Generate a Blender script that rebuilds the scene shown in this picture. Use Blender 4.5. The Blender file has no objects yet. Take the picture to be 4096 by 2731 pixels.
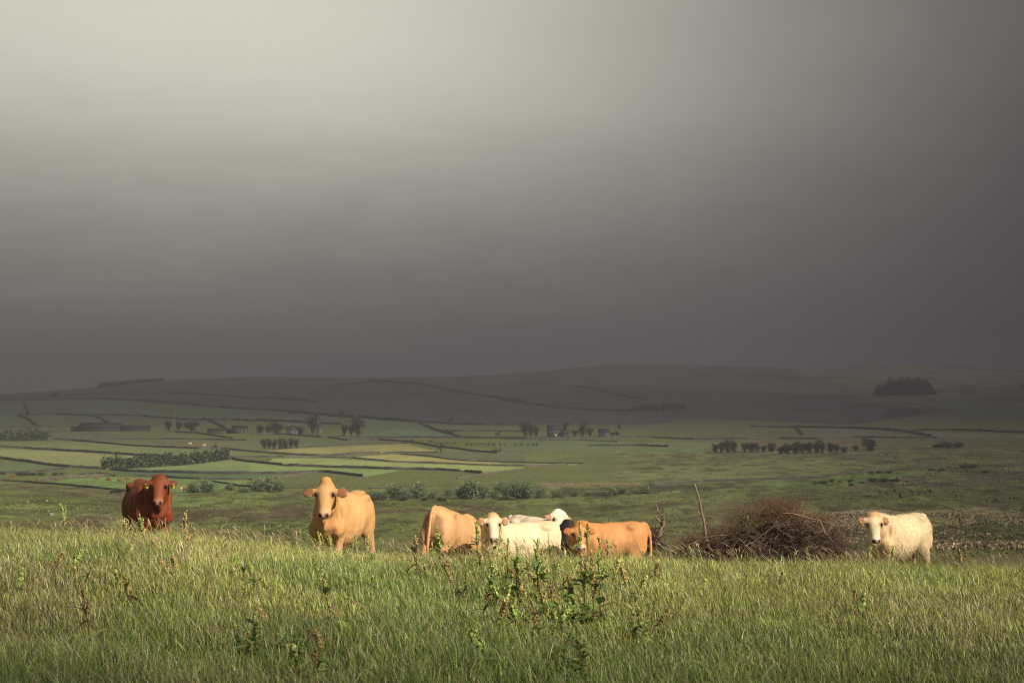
import bpy, math, random
import numpy as np
from mathutils import Vector, Matrix, Quaternion
random.seed(7); rng = np.random.default_rng(7)
SC = bpy.context.scene; COL = SC.collection
# ------------------------------------------------------------------ camera, sky, sun, exposure
FP = 6827.0; HY = 1560.0            # focal length and eye-level row, in pixels of a 4096 wide picture
cd = bpy.data.cameras.new('camera'); cam = bpy.data.objects.new('camera', cd); COL.objects.link(cam)
cd.sensor_width = 36; cd.lens = 60; cd.shift_y = (HY - 1365.5) / 4096
cd.clip_start = 0.1; cd.clip_end = 30000
cam.location = (0, 0, 0); cam.rotation_euler = (math.radians(90), 0, 0); SC.camera = cam
cd.dof.use_dof = True; cd.dof.focus_distance = 25; cd.dof.aperture_fstop = 6.3
SUN_EL = math.radians(35); SH = (0.74, -0.672)
S = np.array([SH[0] * math.cos(SUN_EL), SH[1] * math.cos(SUN_EL), math.sin(SUN_EL)])
sl = bpy.data.lights.new('sun', 'SUN'); sun = bpy.data.objects.new('sun', sl); COL.objects.link(sun)
sl.energy = 5.0; sl.angle = math.radians(0.5); sl.color = (1.0, 0.88, 0.70)
sun.rotation_euler = Vector(S).to_track_quat('Z', 'Y').to_euler()
SC.view_settings.view_transform = 'Standard'; SC.view_settings.look = 'None'
SC.view_settings.exposure = 0.42; SC.view_settings.gamma = 1.0; SC.view_settings.use_curve_mapping = False
cy = SC.cycles; cy.use_denoising = True; cy.max_bounces = 6; cy.diffuse_bounces = 3; cy.transparent_max_bounces = 12
cy.volume_bounces = 1; cy.denoising_prefilter = 'NONE'; cy.filter_width = 1.1; cy.caustics_reflective = False; cy.caustics_refractive = False
try: cy.denoiser = 'OPENIMAGEDENOISE'
except Exception: pass

def s2l(r, g, b):
    f = lambda c: (c / 255 / 12.92) if c / 255 <= .04045 else ((c / 255 + .055) / 1.055) ** 2.4
    return (f(r), f(g), f(b))

class NT:
    """tiny helper to write node trees"""
    def __init__(s, nt): s.nt = nt; s.nt.nodes.clear()
    def n(s, t, **kw):
        o = s.nt.nodes.new(t); ins = kw.pop('ins', {})
        for k, v in kw.items(): setattr(o, k, v)
        for k, v in ins.items(): s.set(o, k, v)
        return o
    def set(s, o, k, v):
        if isinstance(v, bpy.types.NodeSocket): s.nt.links.new(v, o.inputs[k])
        else: o.inputs[k].default_value = v
    def math(s, op, a, b=0.0, c=None, clamp=False):
        o = s.n('ShaderNodeMath', operation=op); o.use_clamp = clamp; s.set(o, 0, a); s.set(o, 1, b)
        if c is not None: s.set(o, 2, c)
        return o.outputs[0]
    def ramp(s, fac, stops, interp='EASE'):
        o = s.n('ShaderNodeValToRGB'); cr = o.color_ramp; cr.interpolation = interp
        while len(cr.elements) > 1: cr.elements.remove(cr.elements[0])
        cr.elements[0].position = stops[0][0]
        e0 = stops[0][1]; cr.elements[0].color = (e0, e0, e0, 1) if not hasattr(e0, '__len__') else (*e0, 1)
        for p, c in stops[1:]:
            e = cr.elements.new(p); e.color = (c, c, c, 1) if not hasattr(c, '__len__') else (*c, 1)
        s.set(o, 0, fac); return o.outputs[0]
    def mix(s, f, a, b, bt='MIX'):
        o = s.n('ShaderNodeMix', data_type='RGBA', blend_type=bt)
        s.set(o, 0, f)
        for k, v in ((6, a), (7, b)):
            if isinstance(v, (tuple, list)) and len(v) == 3: v = (*v, 1)
            s.set(o, k, v)
        return o.outputs[2]
    def noise(s, vec, scale, detail=4, rough=.55, dist=0.0):
        o = s.n('ShaderNodeTexNoise'); s.set(o, 'Vector', vec)
        o.inputs['Scale'].default_value = scale; o.inputs['Detail'].default_value = detail
        o.inputs['Roughness'].default_value = rough; o.inputs['Distortion'].default_value = dist
        return o.outputs['Fac']
    def scalev(s, vec, sc):
        o = s.n('ShaderNodeMapping'); s.set(o, 'Vector', vec); o.inputs['Scale'].default_value = sc
        return o.outputs[0]

W = bpy.data.worlds.new('World'); SC.world = W; W.use_nodes = True
t = NT(W.node_tree)
tc = t.n('ShaderNodeTexCoord'); gen = tc.outputs['Generated']
wob = t.noise(t.scalev(gen, (1.6, 1.6, 3.2)), 2.2, 4, .5, .6)
wob2 = t.noise(t.scalev(gen, (2.0, 2.0, 7.0)), 5.0, 5, .55, .8)
sep = t.n('ShaderNodeSeparateXYZ'); t.set(sep, 0, gen)
hyp = t.math('SQRT', t.math('ADD', t.math('MULTIPLY', sep.outputs[0], sep.outputs[0]), t.math('MULTIPLY', sep.outputs[1], sep.outputs[1])))
v = t.math('DIVIDE', sep.outputs[2], t.math('MAXIMUM', hyp, .001))
h = t.math('ARCTAN2', sep.outputs[0], sep.outputs[1])
v = t.math('ADD', v, t.math('MULTIPLY', t.math('SUBTRACT', wob, .5), .030))
v = t.math('ADD', v, t.math('MULTIPLY', t.math('SUBTRACT', wob2, .5), .022))
h2 = t.math('ADD', h, t.math('MULTIPLY', t.math('SUBTRACT', wob, .5), .08))
# height of the cloud base light: v 0..0.5
vr = t.ramp(t.math('MULTIPLY', v, 2.0, clamp=True), [(0, .01), (.046, .04), (.09, .085), (.134, .17), (.175, .27), (.216, .39), (.26, .54), (.30, .69), (.334, .80), (.38, .91), (.44, .98), (.6, .9), (1, .5)], 'B_SPLINE')
hr = t.ramp(t.math('ADD', t.math('MULTIPLY', h2, 1 / 6.2832), .5, clamp=True),
            [(0, .55), (.25, .6), (.40, .8), (.452, .94), (.474, 1.0), (.488, .93), (.50, .80), (.511, .60), (.5223, .41), (.534, .23), (.5455, .11), (.556, .05), (.60, .02), (.75, .4), (1, .55)], 'B_SPLINE')
tt = t.math('MULTIPLY', vr, hr)
basec = t.ramp(t.math('ADD', t.math('MULTIPLY', h, 1 / 1.2), .5, clamp=True), [(0, s2l(84, 82, 79)), (.30, s2l(84, 81, 79)), (.52, s2l(77, 73, 75)), (.75, s2l(60, 57, 61)), (1, s2l(56, 53, 58))])
skyc = t.mix(tt, basec, s2l(223, 219, 204))
nish = t.n('ShaderNodeTexSky', sky_type='NISHITA'); nish.sun_disc = False; nish.sun_elevation = SUN_EL
nish.sun_rotation = math.atan2(SH[0], SH[1])
# open sky only behind the camera, where the light comes from
fb = t.ramp(t.math('ADD', t.math('MULTIPLY', sep.outputs[1], -.5), .5, clamp=True), [(0, 0.0), (.5, 0.0), (.85, .8), (1, .9)])
nscaled = t.mix(1.0, nish.outputs[0], (.085, .085, .085), 'MULTIPLY')
skyf = t.mix(fb, skyc, nscaled)
bg = t.n('ShaderNodeBackground'); t.set(bg, 0, skyf); bg.inputs[1].default_value = .74
wo = t.n('ShaderNodeOutputWorld'); t.nt.links.new(bg.outputs[0], wo.inputs[0])

# ------------------------------------------------------------------ general helpers
def tag(o, label=None, cat=None, group=None, kind=None):
    if label: o['label'] = label
    if cat: o['category'] = cat
    if group: o['group'] = group
    if kind: o['kind'] = kind
    return o
def empty(name, loc, rz=0.0):
    o = bpy.data.objects.new(name, None); COL.objects.link(o); o.location = loc; o.rotation_euler = (0, 0, rz)
    o.empty_display_size = .3
    return o
def npmesh(name, V, F, mat=None, parent=None, col=None, smooth=False):
    """V (n,3); F (m,k) one face size, or a list of such arrays; col (n,3) stored per vertex"""
    V = np.asarray(V, dtype=np.float32)
    Fs = [np.asarray(f, dtype=np.int32) for f in (F if isinstance(F, list) else [F]) if len(f)]
    me = bpy.data.meshes.new(name)
    me.vertices.add(len(V)); me.vertices.foreach_set('co', V.ravel())
    nl = sum(f.size for f in Fs); nf = sum(len(f) for f in Fs)
    me.loops.add(nl); me.loops.foreach_set('vertex_index', np.concatenate([f.ravel() for f in Fs]))
    tot = np.concatenate([np.full(len(f), f.shape[1], dtype=np.int32) for f in Fs])
    st = np.concatenate([[0], np.cumsum(tot)[:-1]]).astype(np.int32)
    me.polygons.add(nf); me.polygons.foreach_set('loop_start', st)
    try: me.polygons.foreach_set('loop_total', tot)
    except Exception: pass
    if smooth: me.polygons.foreach_set('use_smooth', np.ones(nf, dtype=bool))
    if col is not None:
        a = me.color_attributes.new('col', 'FLOAT_COLOR', 'POINT')
        c = np.ones((len(V), 4), dtype=np.float32); c[:, :3] = col; a.data.foreach_set('color', c.ravel())
    me.update(calc_edges=True)
    if mat: me.materials.append(mat)
    o = bpy.data.objects.new(name, me); COL.objects.link(o)
    if parent: o.parent = parent
    return o
class MB:
    def __init__(s): s.V = []; s.F3 = []; s.F4 = []; s.C = []; s.n = 0
    def add(s, V, F3=None, F4=None, col=(1, 1, 1)):
        V = np.asarray(V, float).reshape(-1, 3); s.V.append(V)
        if F3 is not None and len(F3): s.F3.append(np.asarray(F3) + s.n)
        if F4 is not None and len(F4): s.F4.append(np.asarray(F4) + s.n)
        col = np.asarray(col, float); s.C.append(np.broadcast_to(col, V.shape)); s.n += len(V)
    def tube(s, pts, rad, k=6, col=(1, 1, 1), cap=True, flat=None):
        pts = np.asarray(pts, float); m = len(pts); rad = np.broadcast_to(np.asarray(rad, float), (m,))
        tg = np.gradient(pts, axis=0); tg /= np.linalg.norm(tg, axis=1)[:, None] + 1e-9
        ref = np.array([0.31, 0.23, 1.0]) if abs(tg[:, 2]).mean() < .8 else np.array([1.0, .2, .1])
        a = np.cross(tg, ref); a /= np.linalg.norm(a, axis=1)[:, None] + 1e-9; b = np.cross(tg, a)
        th = np.arange(k) * 2 * math.pi / k
        V = pts[:, None] + rad[:, None, None] * (np.cos(th)[None, :, None] * a[:, None] + np.sin(th)[None, :, None] * b[:, None])
        V = V.reshape(-1, 3); i = np.arange(m - 1)[:, None] * k; j = np.arange(k)[None]
        F = np.stack([i + j, i + (j + 1) % k, i + k + (j + 1) % k, i + k + j], -1).reshape(-1, 4)
        F3 = []
        if cap:
            V = np.vstack([V, pts[0] - tg[0] * rad[0] * .3, pts[-1] + tg[-1] * rad[-1] * .5]); e = m * k
            for q in range(k):
                F3.append((e, (q + 1) % k, q)); F3.append((e + 1, (m - 1) * k + q, (m - 1) * k + (q + 1) % k))
        if isinstance(col, np.ndarray) and col.ndim == 2:
            cc = np.repeat(col, k, axis=0)
            if cap: cc = np.vstack([cc, col[0], col[-1]])
            col = cc
        s.add(V, F3, F, col)
    def ico(s, c, r, R=None, col=(1, 1, 1), sub=2, jit=0.0):
        V, F = icos(sub); V = V * (1 + jit * rng.normal(size=(len(V), 1))) * np.asarray(r)
        if R is not None: V = V @ np.asarray(R).T
        s.add(V + np.asarray(c), F, None, col)
    def box(s, c, size, rz=0, col=(1, 1, 1)):
        q = np.array([(x, y, z) for z in (-.5, .5) for y in (-.5, .5) for x in (-.5, .5)]) * size
        cr, sr = math.cos(rz), math.sin(rz); q = q @ np.array([[cr, sr, 0], [-sr, cr, 0], [0, 0, 1]])
        s.add(q + np.asarray(c), None, [(0, 2, 3, 1), (4, 5, 7, 6), (0, 1, 5, 4), (1, 3, 7, 5), (3, 2, 6, 7), (2, 0, 4, 6)], col)
    def build(s, name, mat, parent=None, smooth=False):
        F = []
        if s.F3: F.append(np.vstack(s.F3))
        if s.F4: F.append(np.vstack(s.F4))
        return npmesh(name, np.vstack(s.V), F, mat, parent, np.vstack(s.C), smooth)
_ic = {}
def icos(sub):
    if sub in _ic: return _ic[sub]
    import bmesh
    bm = bmesh.new(); bmesh.ops.create_icosphere(bm, subdivisions=sub, radius=1)
    V = np.array([v.co[:] for v in bm.verts]); F = np.array([[v.index for v in f.verts] for f in bm.faces]); bm.free()
    _ic[sub] = (V, F); return _ic[sub]
_NG = rng.random((256, 256))
def vnoise(x, y, seed=0):
    x = np.asarray(x, float) + seed * 17.3; y = np.asarray(y, float) + seed * 9.1
    xi = np.floor(x).astype(int); yi = np.floor(y).astype(int); fx = x - xi; fy = y - yi
    fx = fx * fx * (3 - 2 * fx); fy = fy * fy * (3 - 2 * fy)
    g = lambda a, b: _NG[a % 256, b % 256]
    return (g(xi, yi) * (1 - fx) + g(xi + 1, yi) * fx) * (1 - fy) + (g(xi, yi + 1) * (1 - fx) + g(xi + 1, yi + 1) * fx) * fy
def fbm(x, y, oct=4, seed=0):
    r = 0; a = .5; 
    for i in range(oct): r = r + a * vnoise(x * 2 ** i, y * 2 ** i, seed + i * 3); a *= .5
    return r / (1 - .5 ** oct)
def sm(x, a, b):
    q = np.clip((np.asarray(x, float) - a) / (b - a), 0, 1); return q * q * (3 - 2 * q)

# ------------------------------------------------------------------ materials
def material(name, kind='plain', rough=.85, spec=.2, nscale=6, namt=.25, transl=0.0, bump=0.0, bscale=40, aniso=(1, 1, 1)):
    m = bpy.data.materials.new(name); m.use_nodes = True; t = NT(m.node_tree)
    at = t.n('ShaderNodeAttribute', attribute_name='col')
    tc = t.n('ShaderNodeTexCoord'); vec = t.scalev(tc.outputs['Object'], aniso)
    nz = t.noise(vec, nscale, 4, .6)
    f = t.math('ADD', t.math('MULTIPLY', t.math('SUBTRACT', nz, .5), namt * 2), 1.0)
    cmb = t.n('ShaderNodeCombineXYZ'); [t.set(cmb, i, f) for i in range(3)]
    c = t.mix(1.0, at.outputs['Color'], cmb.outputs[0], 'MULTIPLY')
    p = t.n('ShaderNodeBsdfPrincipled'); t.set(p, 'Base Color', c); p.inputs['Roughness'].default_value = rough
    p.inputs['Specular IOR Level'].default_value = spec
    if bump:
        b = t.n('ShaderNodeBump'); b.inputs['Strength'].default_value = bump; b.inputs['Distance'].default_value = .02
        t.set(b, 'Height', t.noise(vec, bscale, 3, .6)); t.set(p, 'Normal', b.outputs[0])
    out = t.n('ShaderNodeOutputMaterial'); sh = p.outputs[0]
    if transl:
        tr = t.n('ShaderNodeBsdfTranslucent'); t.set(tr, 0, c)
        mx = t.n('ShaderNodeMixShader'); mx.inputs[0].default_value = transl
        t.nt.links.new(p.outputs[0], mx.inputs[1]); t.nt.links.new(tr.outputs[0], mx.inputs[2]); sh = mx.outputs[0]
    t.nt.links.new(sh, out.inputs[0]); return m
M_grass = material('grass_blades', rough=.38, spec=.5, nscale=1.2, namt=.25, transl=.22)
M_leaf = material('broad_leaves', rough=.45, spec=.4, nscale=25, namt=.25, transl=.22)
M_stem = material('plant_stems', rough=.6, nscale=30, namt=.25)
M_crown = material('tree_foliage', rough=.7, spec=.15, nscale=.35, namt=.35, transl=.12)
M_bark = material('bark', rough=.9, nscale=3, namt=.35, bump=.5)
M_wood = material('dead_wood', rough=.9, spec=.1, nscale=14, namt=.4, bump=.4)
M_stone = material('field_stone', rough=.95, spec=.1, nscale=.9, namt=.45)
M_hide = material('cattle_hide', rough=.65, spec=.2, nscale=7, namt=.12, bump=.25, bscale=14, aniso=(1, 1, .3))
M_hair = material('cattle_hair', rough=.8, spec=.05, nscale=12, namt=.10, transl=.3)
M_eye = material('dark_eye', rough=.12, spec=.6, namt=0)
M_tag = material('tag_plastic', rough=.4, spec=.4, namt=.05)
M_build = material('farm_masonry', rough=.95, nscale=.25, namt=.2)
M_tuss = material('rough_pasture', rough=.9, spec=.1, nscale=.05, namt=.25, transl=.1)

# ------------------------------------------------------------------ the lie of the land
PXC = np.array([-2500, 0, 400, 700, 1050, 1400, 1700, 2048, 2250, 2450, 2700, 3050, 3250, 3500, 3800, 4096, 6600], float)
def row3(L, C, R): return np.interp(PXC, [0, 2048, 4096], [L, C, R])
def rowp(d, p9): return -(np.interp(PXC, [-2500, 0, 700, 1400, 2048, 2700, 3400, 4096, 6600], p9) - HY) / FP * d
NEAR = {0.8: row3(-1.62, -1.62, -1.62), 4: row3(-1.68, -1.70, -1.70), 9.3: row3(-1.78, -1.87, -1.90), 14: row3(-1.84, -2.02, -2.08),
        18: np.interp(PXC, [0, 700, 1400, 2048, 4096], [-1.84, -1.88, -2.02, -2.10, -2.20]), 21: np.interp(PXC, [0, 700, 1400, 2048, 4096], [-1.86, -1.90, -2.10, -2.18, -2.32]), 24: np.interp(PXC, [0, 700, 1400, 2048, 4096], [-2.10, -2.16, -2.44, -2.54, -2.62]), 27: np.interp(PXC, [0, 700, 1400, 2048, 4096], [-2.48, -2.58, -2.98, -3.12, -3.08]),
        31: row3(-3.35, -3.85, -3.75), 38: row3(-5.0, -5.1, -5.0), 60: row3(-9, -9, -9), 100: row3(-13.8, -14, -13.6), 160: row3(-17, -17.4, -16.4)}
SKYL = [1580, 1576, 1545, 1515, 1503, 1506, 1505, 1492, 1470, 1454, 1457, 1464, 1476, 1456, 1458, 1480, 1500]
SKYL = np.array(SKYL, float)
rows = dict(NEAR)
for d, p in {240: [2140, 2128, 2150, 2165, 2175, 2170, 2150, 2130, 2120], 340: [2035, 2020, 2042, 2060, 2066, 2065, 2050, 2035, 2030],
             450: [1985, 1972, 1985, 1995, 1997, 1988, 1968, 1948, 1940], 600: [1940, 1935, 1940, 1945, 1942, 1930, 1905, 1880, 1870],
             750: [1880, 1872, 1876, 1880, 1880, 1872, 1850, 1828, 1820], 900: [1812, 1805, 1810, 1814, 1815, 1810, 1794, 1778, 1770],
             1200: [1724, 1722, 1725, 1728, 1731, 1731, 1728, 1725, 1725], 1500: [1668, 1662, 1666, 1670, 1674, 1675, 1668, 1660, 1655],
             2000: [1610, 1600, 1590, 1588, 1588, 1580, 1575, 1567, 1565]}.items(): rows[d] = rowp(d, p)
rows[2500] = -(np.interp(PXC, PXC, SKYL) + np.array([10, 8, 20, 32, 36, 32, 28, 38, 40, 48, 52, 48, 38, 46, 44, 30, 20]) - HY) / FP * 2500
rows[3100] = -(SKYL - HY) / FP * 3100
rows[3500] = rows[3100] - 14; rows[4500] = rows[3100] * 0 - 60; rows[9000] = rows[3100] * 0 - 90
DK = sorted(rows); ZK = np.array([rows[d] for d in DK])
LD = np.arange(math.log(.8), math.log(9000), .012); PG = np.arange(-2500, 6601, 20.0)
_Z = np.array([np.interp(LD, np.log(DK), ZK[:, j]) for j in range(len(PXC))])          # (px, d)
_Z = np.array([np.interp(PG, PXC, _Z[:, i]) for i in range(len(LD))])                  # (d, px)
def gsm(A, sg, ax):
    r = int(sg * 3) + 1; k = np.exp(-.5 * (np.arange(-r, r + 1) / sg) ** 2); k /= k.sum()
    P = np.pad(A, [(r, r) if i == ax else (0, 0) for i in range(2)], mode='edge')
    return np.apply_along_axis(lambda q: np.convolve(q, k, 'valid'), ax, P)
_Zs = gsm(gsm(_Z, 4.5, 0), 3.5, 1)
_far = sm(np.exp(LD), 1200, 2000)[:, None]; _Zf = gsm(_Z, 2.2, 0); _Zf = gsm(_Zf, 2.2, 1)
_Zs = _Zs * (1 - _far) + _Zf * _far
def zt(x, y):
    x = np.asarray(x, float); y = np.asarray(y, float)
    yy = np.maximum(y, 0.85); u = x / np.maximum(yy, 9.0)
    px = np.clip(2048 + FP * u, PG[0], PG[-1] - 1)
    a = np.clip((np.log(yy) - LD[0]) / .012, 0, len(LD) - 1.001); b = (px - PG[0]) / 20.0
    i = a.astype(int); j = np.clip(b.astype(int), 0, len(PG) - 2); fa = a - i; fb = b - j
    z = (_Zs[i, j] * (1 - fb) + _Zs[i, j + 1] * fb) * (1 - fa) + (_Zs[i + 1, j] * (1 - fb) + _Zs[i + 1, j + 1] * fb) * fa
    n1 = (fbm(x / 1.7, y / 1.7, 3, 1) - .5) * .16 * (1 - sm(y, 30, 60))
    n2 = (fbm(x / 26, y / 40, 4, 2) - .5) * 3.0 * sm(y, 120, 260) * (1 - sm(y, 480, 650))
    n3 = (fbm(x / 90, y / 160, 4, 3) - .5) * 3.2 * sm(y, 500, 900)
    return z + n1 + n2 + n3
_rd = np.exp(np.linspace(math.log(4), math.log(4200), 5000))
def ray(px, py, dmin=100, dmax=4200, last=False):
    """first terrain point seen at a photo pixel beyond dmin"""
    d = _rd[(_rd > dmin) & (_rd < dmax)]; x = (px - 2048) / FP * d
    below = zt(x, d) >= (HY - py) / FP * d
    if not below.any():
        g = zt(x, d) - (HY - py) / FP * d; i = int(np.argmax(g / d))
    else: i = int(np.argmax(below))
    return np.array([x[i], d[i], float(zt(x[i], d[i]))])
def ZA(x, y): return (x * .46769, 1400 + y * .46769)
def ZB(x, y): return (1000 + x * .46769, 1400 + y * .46769)
def ZC(x, y): return (2000 + x * .46769, 1400 + y * .46769)
def ZD(x, y): return (3000 + x * .466, 1400 + y * .466)
ZZ = {'A': ZA, 'B': ZB, 'C': ZC, 'D': ZD}

# fields and bands of the valley: cover colours, some strips painted lighter as sunlit bands
FIELDS = [  # (zoom, polygon, colour)
 ('B', [(-2200, 380), (0, 345), (700, 322), (900, 292), (1050, 272), (1200, 277), (1500, 302), (1900, 382), (2352, 442), (3400, 500), (4300, 560), (3300, 640), (1440, 612), (0, 500), (-2200, 425)], (.052, .050, .052)),
 ('C', [(0, 190), (900, 120), (2352, 150), (3100, 200), (2700, 330), (1200, 300), (600, 300), (0, 250)], (.062, .066, .062)),
 ('C', [(100, 400), (700, 330), (1250, 300), (3400, 400), (3900, 520), (3000, 640), (1000, 560), (300, 500)], (.046, .044, .046)),
 ('D', [(330, 165), (1100, 115), (1500, 125), (2352, 190), (2352, 330), (1700, 340), (1000, 330), (600, 240)], (.11, .115, .085)),
 ('D', [(1190, 500), (1660, 485), (1500, 545), (1100, 600)], (.022, .024, .024)),
 ('A', [(0, 670), (600, 660), (1000, 720), (1000, 765), (0, 765)], (.085, .088, .05)),
 ('A', [(0, 440), (850, 425), (2352, 525), (2352, 605), (900, 560), (0, 660)], (.07, .085, .048)),
 ('A', [(0, 780), (600, 780), (1500, 845), (2352, 890), (2352, 912), (1560, 925), (1200, 900), (700, 865), (0, 825)], (.115, .14, .058)),
 ('A', [(600, 775), (1400, 765), (2352, 770), (2352, 880), (1100, 815)], (.095, .10, .05)),
 ('A', [(0, 845), (450, 860), (1240, 910), (890, 950), (890, 1010), (400, 975), (0, 925)], (.17, .175, .075)),
 ('A', [(0, 945), (400, 990), (560, 1010), (0, 1040)], (.085, .11, .05)),
 ('A', [(950, 1020), (1960, 940), (2352, 975), (2352, 1050), (1200, 1038)], (.145, .18, .075)),
 ('A', [(950, 1030), (2352, 1065), (2352, 1100), (1500, 1090), (1000, 1070)], (.07, .105, .045)),
 ('A', [(380, 1140), (600, 1098), (980, 1085), (1500, 1100), (2150, 1115), (1800, 1215), (1100, 1210), (800, 1178)], (.115, .175, .055)),
 ('B', [(0, 760), (420, 760), (1340, 790), (500, 825), (0, 850)], (.085, .10, .05)),
 ('B', [(300, 845), (1340, 800), (1600, 870), (1100, 878), (750, 898), (560, 900), (100, 870)], (.20, .185, .075)),  # pale central strips: colour lightened to paint in lit bands
 ('B', [(830, 915), (1240, 890), (1900, 950), (2352, 965), (2352, 985), (1700, 968), (1000, 930)], (.24, .22, .085)),
 ('B', [(200, 925), (700, 925), (1200, 960), (2352, 1000), (2290, 1018), (1950, 1048), (1400, 1018), (600, 995), (150, 960)], (.20, .23, .085)),
 ('B', [(0, 955), (300, 995), (1300, 1025), (1000, 1080), (560, 1040), (0, 1050)], (.16, .21, .075)),
 ('B', [(1240, 880), (1600, 880), (2352, 830), (2352, 960), (1900, 948)], (.08, .095, .05)),
 ('B', [(980, 590), (1440, 625), (1800, 745), (980, 745)], (.085, .115, .06)),
 ('B', [(1560, 645), (2330, 645), (2330, 690), (1620, 688)], (.10, .105, .06)),
 ('C', [(0, 775), (700, 780), (1900, 785), (1700, 870), (700, 860), (0, 850)], (.09, .11, .055)),
 ('C', [(0, 960), (650, 970), (650, 985), (0, 985)], (.13, .17, .055)),
 ('C', [(900, 1050), (1500, 1000), (2352, 920), (2352, 1100), (1700, 1125), (1200, 1120)], (.125, .13, .055)),
 ('C', [(300, 1130), (1200, 1130), (1200, 1150), (400, 1180)], (.14, .12, .06)),
 ('C', [(400, 1190), (1280, 1160), (2000, 1130), (2000, 1180), (1200, 1230), (420, 1235)], (.055, .048, .032)),
 ('C', [(0, 1270), (2352, 1180), (2352, 1300), (0, 1330)], (.12, .135, .05)),
 ('D', [(0, 1125), (600, 1100), (1020, 1050), (1500, 1030), (1500, 1090), (900, 1160), (0, 1230)], (.09, .12, .045)),
 ('D', [(1000, 1120), (1500, 1060), (2352, 1040), (2352, 1180), (1400, 1190)], (.10, .08, .055)),
 ('D', [(0, 1180), (1000, 1180), (2352, 1200), (2352, 1330), (1300, 1350), (0, 1360)], (.10, .10, .05)),
 ('D', [(200, 1370), (1300, 1370), (2352, 1330), (2352, 1480), (1800, 1500), (200, 1502)], (.25, .20, .125)),
 ('D', [(0, 930), (500, 930), (1200, 980), (1200, 1030), (0, 1095)], (.12, .12, .055)),
 ('D', [(430, 670), (1100, 685), (1400, 735), (600, 745)], (.11, .10, .07)),
 ('D', [(1450, 700), (2352, 720), (2352, 750), (1600, 745)], (.12, .115, .085)),
 ('D', [(600, 200), (1080, 290), (1080, 330), (500, 240)], (.09, .09, .055)),
 ('A', [(700, 1370), (1040, 1370), (1040, 1497), (500, 1497)], (.075, .065, .038)),
 ('A', [(1490, 1385), (2352, 1350), (2352, 1420), (1490, 1470)], (.08, .062, .04)),
 ('B', [(0, 1355), (530, 1350), (530, 1440), (0, 1440)], (.08, .062, .04)),
 ('B', [(1000, 1230), (1650, 1290), (1000, 1280)], (.06, .05, .03)),
 ('B', [(1030, 1360), (2352, 1320), (2352, 1370), (1030, 1400)], (.085, .066, .042)),
 ('A', [(0, 1130), (1100, 1215), (1050, 1260), (0, 1220)], (.095, .085, .045)),
 ('A', [(1450, 1240), (2352, 1240), (2352, 1320), (1450, 1370)], (.125, .16, .05)),
]
def inpoly(px, py, poly):
    r = np.zeros(px.shape, bool); n = len(poly)
    for i in range(n):
        x1, y1 = poly[i]; x2, y2 = poly[(i + 1) % n]
        if y1 == y2: continue
        c = ((y1 > py) != (y2 > py)) & (px < (x2 - x1) * (py - y1) / (y2 - y1) + x1); r ^= c
    return r
def ground_colour(x, y, z):
    yy = np.maximum(y, 1.0); px = 2048 + FP * x / yy; py = HY - FP * z / yy
    c = np.zeros((x.size, 3)); 
    def setc(w, col): c[:] = c * (1 - w[:, None]) + np.array(col) * w[:, None]
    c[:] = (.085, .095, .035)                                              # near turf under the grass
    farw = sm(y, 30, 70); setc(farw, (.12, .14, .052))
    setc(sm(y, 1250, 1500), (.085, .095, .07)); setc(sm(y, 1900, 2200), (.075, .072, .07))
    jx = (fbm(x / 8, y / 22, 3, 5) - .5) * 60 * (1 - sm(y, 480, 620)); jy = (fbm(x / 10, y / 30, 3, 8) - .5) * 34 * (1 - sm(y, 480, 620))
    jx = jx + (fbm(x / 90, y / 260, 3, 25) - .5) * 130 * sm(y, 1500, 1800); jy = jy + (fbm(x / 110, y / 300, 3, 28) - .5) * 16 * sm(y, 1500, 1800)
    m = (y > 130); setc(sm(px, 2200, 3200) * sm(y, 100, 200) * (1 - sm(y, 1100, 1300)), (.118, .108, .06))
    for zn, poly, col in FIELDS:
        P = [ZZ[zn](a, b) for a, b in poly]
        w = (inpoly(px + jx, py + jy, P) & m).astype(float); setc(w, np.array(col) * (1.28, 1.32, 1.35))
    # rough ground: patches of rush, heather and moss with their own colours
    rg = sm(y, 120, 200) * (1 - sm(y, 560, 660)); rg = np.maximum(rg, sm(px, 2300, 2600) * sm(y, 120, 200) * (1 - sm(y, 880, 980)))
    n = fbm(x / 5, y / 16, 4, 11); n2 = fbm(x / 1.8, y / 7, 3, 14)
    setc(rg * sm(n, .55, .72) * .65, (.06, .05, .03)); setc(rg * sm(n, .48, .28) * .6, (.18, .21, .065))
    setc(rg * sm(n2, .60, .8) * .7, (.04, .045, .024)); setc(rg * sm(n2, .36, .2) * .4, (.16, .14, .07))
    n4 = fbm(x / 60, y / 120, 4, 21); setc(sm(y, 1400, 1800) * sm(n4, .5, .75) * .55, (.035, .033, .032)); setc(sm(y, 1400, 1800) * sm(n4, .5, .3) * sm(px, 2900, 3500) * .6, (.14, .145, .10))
    return c
def fan(ys, ss): 
    Y, Sg = np.meshgrid(ys, ss, indexing='ij'); return (Sg * (Y + 30)).ravel(), Y.ravel()
ss = np.unique(np.concatenate([np.linspace(-1.1, -.36, 60), np.linspace(-.36, .36, 1050), np.linspace(.36, 1.1, 60)]))
sy = []
pyv = 2180.0
ys = list(np.linspace(-25, 5, 16)) + list(np.linspace(5.5, 42, 110)) + list(np.exp(np.linspace(math.log(44), math.log(200), 30))) \
   + list(np.exp(np.linspace(math.log(203), math.log(1700), 420))) + list(np.exp(np.linspace(math.log(1710), math.log(3600), 110))) + list(np.exp(np.linspace(math.log(3700), math.log(9000), 8)))
ys = np.array(ys); X, Y = fan(ys, ss); Zt = zt(X, Y)
nr, nc = len(ys), len(ss); i = np.arange(nr - 1)[:, None] * nc; j = np.arange(nc - 1)[None]
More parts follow.
